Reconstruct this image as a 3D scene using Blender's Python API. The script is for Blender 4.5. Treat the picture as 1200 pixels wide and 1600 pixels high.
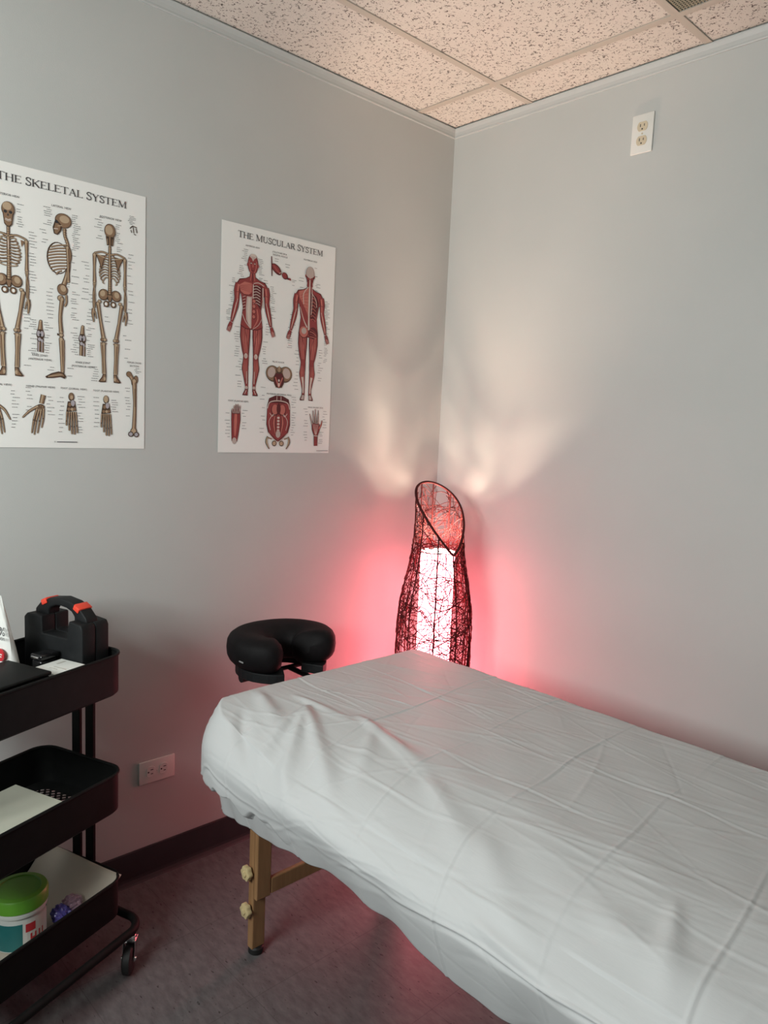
import bpy, bmesh, math, random
import numpy as np
from mathutils import Vector, Matrix

# ------------------------------------------------------------------ camera, light, exposure
SC = bpy.context.scene
for o in list(bpy.data.objects):
    bpy.data.objects.remove(o)
COL = SC.collection
PI = math.pi
YAW, PITCH, ROLL, FPX = 0.8123, 0.1176, 0.0442, 1167.6
CAM = Vector((1.9983, -2.1737, 1.3981))
H = 2.50                                    # ceiling height

def cam_axes():
    cy, sy = math.cos(YAW), math.sin(YAW)
    f = Vector((-sy*math.cos(PITCH), cy*math.cos(PITCH), -math.sin(PITCH)))
    r0 = Vector((cy, sy, 0)); u0 = r0.cross(f)
    r = r0*math.cos(ROLL) + u0*math.sin(ROLL)
    u = -r0*math.sin(ROLL) + u0*math.cos(ROLL)
    return r, u, f
R_, U_, F_ = cam_axes()
cd = bpy.data.cameras.new('camera'); cam = bpy.data.objects.new('camera', cd); COL.objects.link(cam)
cd.sensor_fit = 'HORIZONTAL'; cd.sensor_width = 36.0; cd.lens = FPX/1200*36.0
cd.clip_start = 0.02
M = Matrix.Identity(4)
for i in range(3):
    M[i][0] = R_[i]; M[i][1] = U_[i]; M[i][2] = -F_[i]; M[i][3] = CAM[i]
cam.matrix_world = M
SC.camera = cam

SC.view_settings.view_transform = 'Standard'
SC.view_settings.look = 'None'
SC.view_settings.gamma = 1.0
SC.view_settings.exposure = 0.0
SC.view_settings.use_curve_mapping = False
SC.cycles.use_denoising = True
SC.cycles.max_bounces = 8
SC.cycles.diffuse_bounces = 5
SC.cycles.glossy_bounces = 3
SC.cycles.transmission_bounces = 6
SC.cycles.sample_clamp_indirect = 4.0

w = bpy.data.worlds.new('world'); SC.world = w; w.use_nodes = True
w.node_tree.nodes['Background'].inputs[0].default_value = (0.75, 0.85, 0.9, 1)
w.node_tree.nodes['Background'].inputs[1].default_value = 0.3

# daylight coming through the window in the wall behind the camera
WIN = (0.45, 1.50, 1.30, 1.90)              # x0, x1, z0, z1
ROOM_X, ROOM_Y = 4.4, -3.05
ld = bpy.data.lights.new('window_daylight', 'AREA'); ld.shape = 'RECTANGLE'
ld.size = WIN[1]-WIN[0]; ld.size_y = WIN[3]-WIN[2]
ld.energy = 57.0; ld.color = (0.95, 1.0, 0.975)
lo = bpy.data.objects.new('window_daylight', ld); COL.objects.link(lo)
lo.location = ((WIN[0]+WIN[1])/2, ROOM_Y+0.002, (WIN[2]+WIN[3])/2)
lo.rotation_euler = (PI/2, 0, 0)           # facing +y into the room

LAMP_XY = (0.225, -0.22)
SHADE_W = 18.0                               # brightness of the lit paper shade
BULB_W = 2100.0                              # emission strength of the bulbs

# ------------------------------------------------------------------ materials
def mat(name, col, rough=0.6, metal=0.0, spec=0.5, **kw):
    m = bpy.data.materials.new(name); m.use_nodes = True
    b = m.node_tree.nodes['Principled BSDF']
    b.inputs['Base Color'].default_value = (*col, 1)
    b.inputs['Roughness'].default_value = rough
    b.inputs['Metallic'].default_value = metal
    b.inputs['Specular IOR Level'].default_value = spec
    for k, v in kw.items():
        b.inputs[k].default_value = v
    return m

def nn(m, t, **kw):
    n = m.node_tree.nodes.new(t)
    for k, v in kw.items():
        if k in n.inputs: n.inputs[k].default_value = v
        else: setattr(n, k, v)
    return n

def noise_mat(name, c1, c2, scale=20, rough=0.6, bump=0.0, bscale=200, stretch=(1, 1, 1), spec=0.5, detail=4, metal=0):
    m = mat(name, c1, rough, metal, spec); nt = m.node_tree; L = nt.links
    b = nt.nodes['Principled BSDF']
    tc = nn(m, 'ShaderNodeTexCoord'); mp = nn(m, 'ShaderNodeMapping')
    mp.inputs['Scale'].default_value = stretch
    L.new(tc.outputs['Object'], mp.inputs['Vector'])
    n = nn(m, 'ShaderNodeTexNoise', Scale=scale, Detail=detail)
    L.new(mp.outputs[0], n.inputs['Vector'])
    r = nn(m, 'ShaderNodeValToRGB'); r.color_ramp.elements[0].color = (*c1, 1); r.color_ramp.elements[1].color = (*c2, 1)
    r.color_ramp.elements[0].position = 0.3; r.color_ramp.elements[1].position = 0.7
    L.new(n.outputs['Fac'], r.inputs[0]); L.new(r.outputs[0], b.inputs['Base Color'])
    if bump:
        n2 = nn(m, 'ShaderNodeTexNoise', Scale=bscale, Detail=3)
        L.new(mp.outputs[0], n2.inputs['Vector'])
        bp = nn(m, 'ShaderNodeBump', Strength=bump, Distance=0.002)
        L.new(n2.outputs['Fac'], bp.inputs['Height']); L.new(bp.outputs[0], b.inputs['Normal'])
    return m

M_wall = noise_mat('wall_paint', (0.50, 0.515, 0.50), (0.53, 0.54, 0.525), 3, 0.55, 0.12, 350, spec=0.3)
M_wall2 = noise_mat('unseen_wall_dark', (0.13, 0.15, 0.16), (0.15, 0.17, 0.18), 3, 0.6)  # made-up dark tone for the unseen walls, cuts light bounced into the room
M_trim = mat('painted_trim', (0.50, 0.52, 0.51), 0.45)
M_gridbar = mat('ceiling_grid_bar', (0.48, 0.43, 0.37), 0.5)
M_base = noise_mat('vinyl_cove_base', (0.030, 0.029, 0.033), (0.038, 0.036, 0.04), 8, 0.5)
M_dark = mat('dark_gap', (0.02, 0.02, 0.02), 0.9)
M_black = noise_mat('black_powder_coat', (0.006, 0.0065, 0.0065), (0.009, 0.0095, 0.0095), 30, 0.55, spec=0.15)
M_blackpl = noise_mat('black_plastic', (0.008, 0.009, 0.010), (0.011, 0.012, 0.013), 60, 0.5, 0.3, 900, spec=0.2)
M_gloss = mat('black_gloss', (0.008, 0.008, 0.009), 0.12)
M_vinyl = noise_mat('black_vinyl', (0.006, 0.0055, 0.006), (0.009, 0.008, 0.009), 40, 0.6, 0.25, 500, spec=0.12)
M_red = mat('red_latch', (0.75, 0.06, 0.03), 0.4)
M_white = mat('white_card', (0.72, 0.73, 0.70), 0.6)
M_whiteplate = mat('white_plate', (0.74, 0.74, 0.70), 0.35)
M_beige = mat('beige_receptacle', (0.60, 0.52, 0.38), 0.35)
M_chrome = mat('chrome', (0.75, 0.75, 0.76), 0.15, 1.0)
M_rubber = mat('black_rubber', (0.01, 0.01, 0.01), 0.6)
M_wood = noise_mat('maple_wood', (0.27, 0.145, 0.065), (0.36, 0.20, 0.095), 9, 0.4, stretch=(9, 9, 0.7))
M_knob = mat('pale_plastic_knob', (0.62, 0.50, 0.27), 0.4)
M_padding = mat('cream_vinyl', (0.5, 0.46, 0.38), 0.5)
M_vine = mat('dark_vine', (0.060, 0.010, 0.010), 0.65, spec=0.12)
M_green = mat('green_lid', (0.13, 0.36, 0.035), 0.4)
M_tubwhite = mat('tub_plastic', (0.68, 0.70, 0.66), 0.4)
M_teal = mat('teal_label', (0.02, 0.16, 0.16), 0.45)
M_labelwhite = mat('white_label', (0.70, 0.68, 0.64), 0.5)
M_labelred = mat('red_print', (0.55, 0.03, 0.04), 0.5)
M_ink = mat('black_ink', (0.025, 0.025, 0.03), 0.6)
M_grayink = mat('gray_ink', (0.08, 0.08, 0.085), 0.6)
M_paper = mat('poster_paper', (0.85, 0.85, 0.82), 0.4)
M_purple = mat('purple_foil', (0.10, 0.08, 0.35), 0.3)
M_pinkbag = mat('pink_film', (0.40, 0.25, 0.32), 0.3)

def ceiling_mat():
    m = mat('acoustic_tile', (0.70, 0.62, 0.53), 0.85); L = m.node_tree.links; b = m.node_tree.nodes['Principled BSDF']
    tc = nn(m, 'ShaderNodeTexCoord')
    # irregular fissures: thin winding marks cut into short pieces by a second noise
    wn = nn(m, 'ShaderNodeTexNoise', Scale=60.0, Detail=3.0); L.new(tc.outputs['Object'], wn.inputs['Vector'])
    mx = nn(m, 'ShaderNodeMixRGB'); mx.inputs[0].default_value = 0.03
    L.new(tc.outputs['Object'], mx.inputs[1]); L.new(wn.outputs['Color'], mx.inputs[2])
    v = nn(m, 'ShaderNodeTexVoronoi', Scale=105.0, feature='DISTANCE_TO_EDGE'); L.new(mx.outputs[0], v.inputs['Vector'])
    lt = nn(m, 'ShaderNodeMath', operation='LESS_THAN'); lt.inputs[1].default_value = 0.075; L.new(v.outputs['Distance'], lt.inputs[0])
    n2 = nn(m, 'ShaderNodeTexNoise', Scale=120.0, Detail=1.0); L.new(tc.outputs['Object'], n2.inputs['Vector'])
    gt = nn(m, 'ShaderNodeMath', operation='GREATER_THAN'); gt.inputs[1].default_value = 0.57; L.new(n2.outputs['Fac'], gt.inputs[0])
    mu = nn(m, 'ShaderNodeMath', operation='MULTIPLY'); L.new(lt.outputs[0], mu.inputs[0]); L.new(gt.outputs[0], mu.inputs[1])
    vd = nn(m, 'ShaderNodeTexVoronoi', Scale=210.0); L.new(tc.outputs['Object'], vd.inputs['Vector'])
    ld_ = nn(m, 'ShaderNodeMath', operation='LESS_THAN'); ld_.inputs[1].default_value = 0.13; L.new(vd.outputs['Distance'], ld_.inputs[0])
    mm = nn(m, 'ShaderNodeMath', operation='MAXIMUM'); L.new(mu.outputs[0], mm.inputs[0]); L.new(ld_.outputs[0], mm.inputs[1])
    n3 = nn(m, 'ShaderNodeTexNoise', Scale=12.0, Detail=5.0); L.new(tc.outputs['Object'], n3.inputs['Vector'])
    r = nn(m, 'ShaderNodeValToRGB'); r.color_ramp.elements[0].color = (0.60, 0.555, 0.50, 1); r.color_ramp.elements[1].color = (0.68, 0.635, 0.58, 1)
    L.new(n3.outputs['Fac'], r.inputs[0])
    mix = nn(m, 'ShaderNodeMixRGB'); L.new(mm.outputs[0], mix.inputs[0]); L.new(r.outputs[0], mix.inputs[1]); mix.inputs[2].default_value = (0.08, 0.06, 0.05, 1)
    L.new(mix.outputs[0], b.inputs['Base Color'])
    return m
M_tile = ceiling_mat()

def floor_mat():
    m = mat('vinyl_floor', (0.2, 0.18, 0.19), 0.42, spec=0.35); L = m.node_tree.links; b = m.node_tree.nodes['Principled BSDF']
    tc = nn(m, 'ShaderNodeTexCoord'); mp = nn(m, 'ShaderNodeMapping'); mp.inputs['Scale'].default_value = (1, 2.6, 1); mp.inputs['Rotation'].default_value = (0, 0, 0.5)
    L.new(tc.outputs['Object'], mp.inputs['Vector'])
    n = nn(m, 'ShaderNodeTexNoise', Scale=22.0, Detail=6.0, Roughness=0.65); L.new(mp.outputs[0], n.inputs['Vector'])
    r = nn(m, 'ShaderNodeValToRGB'); e = r.color_ramp.elements
    e[0].position = 0.30; e[0].color = (0.095, 0.088, 0.09, 1); e[1].position = 0.72; e[1].color = (0.165, 0.155, 0.158, 1)
    L.new(n.outputs['Fac'], r.inputs[0])
    n2 = nn(m, 'ShaderNodeTexNoise', Scale=48.0, Detail=2.0); L.new(mp.outputs[0], n2.inputs['Vector'])
    r2 = nn(m, 'ShaderNodeValToRGB'); e = r2.color_ramp.elements
    e[0].position = 0.27; e[0].color = (1, 1, 1, 1); e[1].position = 0.34; e[1].color = (0, 0, 0, 1)
    L.new(n2.outputs['Fac'], r2.inputs[0])
    mix = nn(m, 'ShaderNodeMixRGB'); L.new(r2.outputs[0], mix.inputs[0]); L.new(r.outputs[0], mix.inputs[1]); mix.inputs[2].default_value = (0.04, 0.035, 0.035, 1)
    # 12 inch tile joints
    br = nn(m, 'ShaderNodeTexBrick', Scale=1.0); br.offset = 0.0
    br.inputs['Brick Width'].default_value = 0.305; br.inputs['Row Height'].default_value = 0.305; br.inputs['Mortar Size'].default_value = 0.0012
    L.new(tc.outputs['Object'], br.inputs['Vector'])
    mix2 = nn(m, 'ShaderNodeMixRGB'); mix2.blend_type = 'MULTIPLY'
    rr = nn(m, 'ShaderNodeMapRange'); L.new(br.outputs['Fac'], rr.inputs['Value']); rr.inputs['To Min'].default_value = 0.0; rr.inputs['To Max'].default_value = 0.35
    L.new(rr.outputs[0], mix2.inputs[0]); L.new(mix.outputs[0], mix2.inputs[1]); mix2.inputs[2].default_value = (0.3, 0.3, 0.3, 1)
    L.new(mix2.outputs[0], b.inputs['Base Color'])
    return m
M_floor = floor_mat()

def sheet_mat():
    m = mat('disposable_sheet', (0.52, 0.53, 0.535), 0.5, spec=0.2); L = m.node_tree.links; b = m.node_tree.nodes['Principled BSDF']
    tc = nn(m, 'ShaderNodeTexCoord'); mp = nn(m, 'ShaderNodeMapping'); mp.inputs['Scale'].default_value = (0.45, 2.4, 1.6); mp.inputs['Rotation'].default_value = (0, 0, 0.12)
    L.new(tc.outputs['Object'], mp.inputs['Vector'])
    n = nn(m, 'ShaderNodeTexNoise', Scale=16.0, Detail=6.0, Roughness=0.6, Distortion=0.6); L.new(mp.outputs[0], n.inputs['Vector'])
    n2 = nn(m, 'ShaderNodeTexNoise', Scale=700.0, Detail=1.0); L.new(tc.outputs['Object'], n2.inputs['Vector'])
    ad = nn(m, 'ShaderNodeMath', operation='MULTIPLY_ADD'); ad.inputs[1].default_value = 0.03
    L.new(n2.outputs['Fac'], ad.inputs[0]); L.new(n.outputs['Fac'], ad.inputs[2])
    bp = nn(m, 'ShaderNodeBump', Strength=0.22, Distance=0.004)
    L.new(ad.outputs[0], bp.inputs['Height']); L.new(bp.outputs[0], b.inputs['Normal'])
    return m
M_sheet = sheet_mat()

def shade_mat():
    m = bpy.data.materials.new('red_paper_shade'); m.use_nodes = True; nt = m.node_tree
    nt.nodes.remove(nt.nodes['Principled BSDF'])
    out = nt.nodes['Material Output']
    t = nn(m, 'ShaderNodeEmission', Color=(1.0, 0.18, 0.22, 1), Strength=SHADE_W); d = nn(m, 'ShaderNodeBsdfDiffuse', Color=(0.7, 0.5, 0.45, 1))
    mx = nn(m, 'ShaderNodeAddShader')
    nt.links.new(t.outputs[0], mx.inputs[0]); nt.links.new(d.outputs[0], mx.inputs[1]); nt.links.new(mx.outputs[0], out.inputs['Surface'])
    return m
M_shade = shade_mat()
def emit_mat(name, col, s):
    m = bpy.data.materials.new(name); m.use_nodes = True; nt = m.node_tree
    nt.nodes.remove(nt.nodes['Principled BSDF'])
    e = nn(m, 'ShaderNodeEmission', Color=(*col, 1), Strength=s); nt.links.new(e.outputs[0], nt.nodes['Material Output'].inputs['Surface'])
    return m
M_bulb = emit_mat('bulb_glow', (1.0, 0.74, 0.57), BULB_W)

# ------------------------------------------------------------------ mesh helpers
class MB:
    def __init__(s): s.v = []; s.f = []; s.mi = []
    def add(s, vs, fs, mi=0):
        o = len(s.v); s.v += [tuple(p) for p in vs]
        for f in fs: s.f.append(tuple(o+i for i in f)); s.mi.append(mi)
    def box(s, x0, x1, y0, y1, z0, z1, mi=0, T=None):
        vs = [Vector(p) for p in ((x0,y0,z0),(x1,y0,z0),(x1,y1,z0),(x0,y1,z0),(x0,y0,z1),(x1,y0,z1),(x1,y1,z1),(x0,y1,z1))]
        if T is not None: vs = [T @ p for p in vs]
        s.add(vs, [(0,3,2,1),(4,5,6,7),(0,1,5,4),(1,2,6,5),(2,3,7,6),(3,0,4,7)], mi)
    def tube(s, pts, r, n=8, mi=0, closed=False, caps=True):
        pts = [Vector(p) for p in pts]; m = len(pts)
        rs = r if isinstance(r, (list, tuple)) else [r]*m
        up = None; vs = []
        for i, p in enumerate(pts):
            a = pts[(i-1) % m] if (i > 0 or closed) else p
            b = pts[(i+1) % m] if (i < m-1 or closed) else p
            t = (b-a)
            if t.length < 1e-9: t = Vector((0, 0, 1))
            t.normalize()
            if up is None:
                up = Vector((0, 0, 1)) if abs(t.z) < 0.9 else Vector((1, 0, 0))
            u = (up - t*up.dot(t))
            if u.length < 1e-5: u = t.orthogonal()
            u.normalize(); up = u; wv = t.cross(u)
            for k in range(n):
                a_ = 2*PI*k/n
                vs.append(p + (u*math.cos(a_) + wv*math.sin(a_))*rs[i])
        fs = []
        for i in range(m if closed else m-1):
            j = (i+1) % m
            for k in range(n):
                k2 = (k+1) % n
                fs.append((i*n+k, i*n+k2, j*n+k2, j*n+k))
        if caps and not closed:
            fs.append(tuple(range(n-1, -1, -1))); fs.append(tuple((m-1)*n+k for k in range(n)))
        s.add(vs, fs, mi)
    def lathe(s, prof, n=32, c=(0, 0, 0), mi=0, caps=True, axis='z'):
        vs = []
        for r, z in prof:
            for k in range(n):
                a = 2*PI*k/n; x, y = r*math.cos(a), r*math.sin(a)
                if axis == 'z': vs.append((c[0]+x, c[1]+y, c[2]+z))
                elif axis == 'y': vs.append((c[0]+x, c[1]+z, c[2]+y))
                else: vs.append((c[0]+z, c[1]+x, c[2]+y))
        fs = []
        for i in range(len(prof)-1):
            for k in range(n):
                k2 = (k+1) % n; fs.append((i*n+k, i*n+k2, (i+1)*n+k2, (i+1)*n+k))
        if caps:
            fs.append(tuple(range(n-1, -1, -1))); fs.append(tuple((len(prof)-1)*n+k for k in range(n)))
        s.add(vs, fs, mi)
    def prism(s, poly, z0, z1, mi=0, T=None):
        n = len(poly)
        vs = [Vector((p[0], p[1], z0)) for p in poly] + [Vector((p[0], p[1], z1)) for p in poly]
        if T is not None: vs = [T @ p for p in vs]
        fs = [tuple(range(n-1, -1, -1)), tuple(range(n, 2*n))] + [(i, (i+1) % n, n+(i+1) % n, n+i) for i in range(n)]
        s.add(vs, fs, mi)
    def build(s, name, mats, parent=None, smooth=False, bevel=0.0, seg=2, fixn=True, angle=None):
        me = bpy.data.meshes.new(name); me.from_pydata([tuple(p) for p in s.v], [], s.f)
        ms = mats if isinstance(mats, (list, tuple)) else [mats]
        for m in ms: me.materials.append(m)
        me.polygons.foreach_set('material_index', s.mi)
        if bevel or fixn:
            bm = bmesh.new(); bm.from_mesh(me)
            if fixn: bmesh.ops.recalc_face_normals(bm, faces=bm.faces)
            if bevel:
                es = [e for e in bm.edges if len(e.link_faces) == 2 and e.calc_face_angle(0) > 0.6]
                bmesh.ops.bevel(bm, geom=es, offset=bevel, segments=seg, profile=0.5, affect='EDGES')
            bm.to_mesh(me); bm.free()
        if smooth:
            me.polygons.foreach_set('use_smooth', [True]*len(me.polygons))
            me.set_sharp_from_angle(angle=angle if angle else math.radians(40))
        me.update()
        o = bpy.data.objects.new(name, me); COL.objects.link(o)
        if parent is not None: o.parent = parent
        return o

def thing(name, label, cat, loc=(0, 0, 0), rz=0, group=None):
    o = bpy.data.objects.new(name, None); COL.objects.link(o); o.empty_display_size = 0.05
    o.location = loc; o.rotation_euler = (0, 0, rz)
    o['label'] = label; o['category'] = cat
    if group: o['group'] = group
    return o
def tag(o, label, cat, group=None, kind=None):
    o['label'] = label; o['category'] = cat
    if group: o['group'] = group
    if kind: o['kind'] = kind
    return o
def struct(o, label=None):
    o['kind'] = 'structure'
    if label: o['label'] = label
    return o

# ------------------------------------------------------------------ the room
m = MB(); m.box(-0.1, ROOM_X+0.1, ROOM_Y-0.1, 0.1, -0.1, 0)
struct(m.build('floor', M_floor), 'speckled grey vinyl floor')
m = MB(); m.box(-0.1, 0, ROOM_Y, 0, 0, H+0.06)
struct(m.build('wall_left', M_wall), 'pale grey wall carrying the two posters')
m = MB(); m.box(-0.1, ROOM_X+0.1, 0, 0.1, 0, H+0.06)
struct(m.build('wall_right', M_wall), 'pale grey wall with the high outlet')
m = MB(); m.box(ROOM_X, ROOM_X+0.1, ROOM_Y, 0, 0, H+0.06)
struct(m.build('wall_front', M_wall2))
m = MB()
m.box(-0.1, WIN[0], ROOM_Y-0.1, ROOM_Y, 0, H+0.06); m.box(WIN[1], ROOM_X+0.1, ROOM_Y-0.1, ROOM_Y, 0, H+0.06)
m.box(WIN[0], WIN[1], ROOM_Y-0.1, ROOM_Y, 0, WIN[2]); m.box(WIN[0], WIN[1], ROOM_Y-0.1, ROOM_Y, WIN[3], H+0.06)
struct(m.build('wall_back', M_wall2))
m = MB()
for (x0, x1, z0, z1) in ((WIN[0], WIN[1], WIN[2], WIN[2]+.04), (WIN[0], WIN[1], WIN[3]-.04, WIN[3]), (WIN[0], WIN[0]+.04, WIN[2], WIN[3]), (WIN[1]-.04, WIN[1], WIN[2], WIN[3])):
    m.box(x0, x1, ROOM_Y-.05, ROOM_Y+.015, z0, z1)
struct(m.build('window_1', M_trim, bevel=0.003))

# suspended ceiling: tiles with a thin shadow gap on T-bars
GA, GB, TX, TY = 0.3459, 0.1974, 0.61, 1.22
xs = [0.0, GA]
while xs[-1] < ROOM_X: xs.append(xs[-1]+TX)
xs[-1] = ROOM_X
ys = [0.0, -GB]
while ys[-1] > ROOM_Y: ys.append(ys[-1]-TY)
ys[-1] = ROOM_Y
VENT = (2, 1)                                # cell holding the grille
m = MB()
for i in range(len(xs)-1):
    for j in range(len(ys)-1):
        if (i, j) == VENT: continue
        m.box(xs[i]+.0035, xs[i+1]-.0035, ys[j+1]+.0035, ys[j]-.0035, H+.004, H+.018, 0)
m.box(-0.1, ROOM_X+0.1, ROOM_Y-0.1, 0.1, H+.058, H+.10, 1)
struct(m.build('ceiling', [M_tile, M_dark]), 'speckled acoustic tile ceiling')
bw = 0.0125
m = MB()
for k, x in enumerate(xs[1:-1]): m.box(x-bw, x+bw*0.75, ROOM_Y, 0, H, H+.0035)
for k, y in enumerate(ys[1:-1]):
    for i in range(len(xs)-1):
        x0 = xs[i] + (bw*0.75 if i else 0); x1 = xs[i+1] - (bw if i < len(xs)-2 else 0)
        m.box(x0, x1, y-bw, y+bw*0.85, H, H+.0035)
struct(m.build('trim_1', M_gridbar), 'beige metal bars of the suspended ceiling grid')
# perforated return air grille
vt = thing('ceiling_vent', 'dark perforated metal air grille set in the tile ceiling at the top right', 'vent', ((xs[2]+xs[3])/2, (ys[1]+ys[2])/2, H))
hx, hy = TX/2, TY/2
m = MB()
n = 0.0085
nx = int((2*hx-.03)/n)
# slats in two directions leave the punched holes
for i in range(nx+1):
    x = -hx+.015+i*n; m.box(x-.0016, x+.0016, -hy+.012, hy-.012, .0015, .0025)
ny = int((2*hy-.03)/n)
for i in range(ny+1):
    y = -hy+.015+i*n; m.box(-hx+.012, hx-.012, y-.0016, y+.0016, .0012, .0022)
m.build('perforated_face', mat('grille_metal', (0.30, 0.27, 0.19), 0.5), vt, fixn=False)
m = MB(); m.box(-hx+.006, hx-.006, -hy+.006, hy-.006, .02, .024); m.build('duct_backing', M_dark, vt)
m = MB()
for s in (-1, 1):
    m.box(min(s*hx*.975, s*(hx-.004)), max(s*hx*.975, s*(hx-.004)), -hy+.004, hy-.004, .001, .006)
    m.box(-hx+.004, hx-.004, min(s*hy*.985, s*(hy-.004)), max(s*hy*.985, s*(hy-.004)), .001, .006)
m.build('frame', M_gridbar, vt)

# crown strip: small cove moulding along both walls
def crown(name, a, b, nrm):
    prof = [(0, H-.034), (.004, H-.034), (.005, H-.031), (.0045, H-.026), (.0055, H-.016), (.0085, H-.006), (.0095, H-.004), (.0095, H-.001), (0, H-.001)]
    a = Vector(a); b = Vector(b); d = (b-a).normalized(); nr = Vector(nrm); vs = []
    for e, sg in ((a, 1), (b, 0)):
        for o, z in prof:
            p = e + nr*o + (d*o*sg)
            vs.append((p.x, p.y, z))
    n = len(prof)
    m = MB(); m.add(vs, [(i, (i+1) % n, n+(i+1) % n, n+i) for i in range(n)] + [tuple(range(n)), tuple(range(2*n-1, n-1, -1))])
    return struct(m.build(name, M_trim))
crown('trim_2', (0, 0, 0), (0, ROOM_Y, 0), (1, 0, 0))
crown('trim_3', (0, 0, 0), (ROOM_X, 0, 0), (0, -1, 0))
def baseb(name, a, b, nrm):
    prof = [(0, 0), (.014, 0), (.010, .004), (.005, .012), (.0035, .02), (.0035, .099), (.002, .1026), (0, .1026)]
    a = Vector(a); b = Vector(b); nr = Vector(nrm); vs = []
    for e in (a, b):
        for o, z in prof:
            p = e + nr*o; vs.append((p.x, p.y, z))
    n = len(prof); m = MB(); m.add(vs, [(i, (i+1) % n, n+(i+1) % n, n+i) for i in range(n)] + [tuple(range(n)), tuple(range(2*n-1, n-1, -1))])
    return struct(m.build(name, M_base))
baseb('baseboard_left', (0, 0, 0), (0, ROOM_Y, 0), (1, 0, 0))
baseb('baseboard_right', (0, 0, 0), (ROOM_X, 0, 0), (0, -1, 0))

# ------------------------------------------------------------------ wall outlets
def outlet(name, label, loc, rot, fill):
    t = thing(name, label, 'outlet', loc); t.rotation_euler = rot
    m = MB(); m.box(-.035, .035, -.006, -.0005, -.057, .057)     # local: x across, z up, -y out of the wall
    m.build('cover_plate', M_whiteplate, t, bevel=0.0022, seg=3, smooth=True)
    for s in (-1, 1):
        cz = s*.0205; pts = []
        for k in range(28):
            a = 2*PI*k/28; x = .0172*math.cos(a); z = .0172*math.sin(a)
            z = max(-.0135, min(.0135, z)); pts.append((x, z+cz))
        T = Matrix.Rotation(PI/2, 4, 'X')
        m = MB(); m.prism(pts, .0055, .0075, T=T)
        r = m.build('receptacle', fill, t, bevel=0.0005, seg=1)
        m = MB()
        for sx, hh in ((-.0063, .0042), (.0063, .0034)):
            m.box(sx-.0011, sx+.0011, -.0079, -.0074, cz+.003-hh, cz+.003+hh)
        m.lathe([(.0024, -.0079), (.0024, -.0074)], 12, (0, 0, cz-.0078), axis='y')
        m.build('slots', M_ink, r)
    m = MB(); m.lathe([(.0022, -.0070), (.0028, -.006)], 12, (0, 0, 0), axis='y')
    m.build('screw', M_whiteplate if fill is not M_beige else M_beige, t)
    return t
outlet('electrical_outlet', 'white wall plate with two beige sockets high on the right wall', (0.7705, 0, 2.303), (0, 0, 0), M_beige)
outlet('electrical_outlet', 'sideways white double socket low on the left wall above the baseboard', (0, -1.1754, 0.3377), (0, PI/2, PI/2), M_whiteplate)

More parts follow.
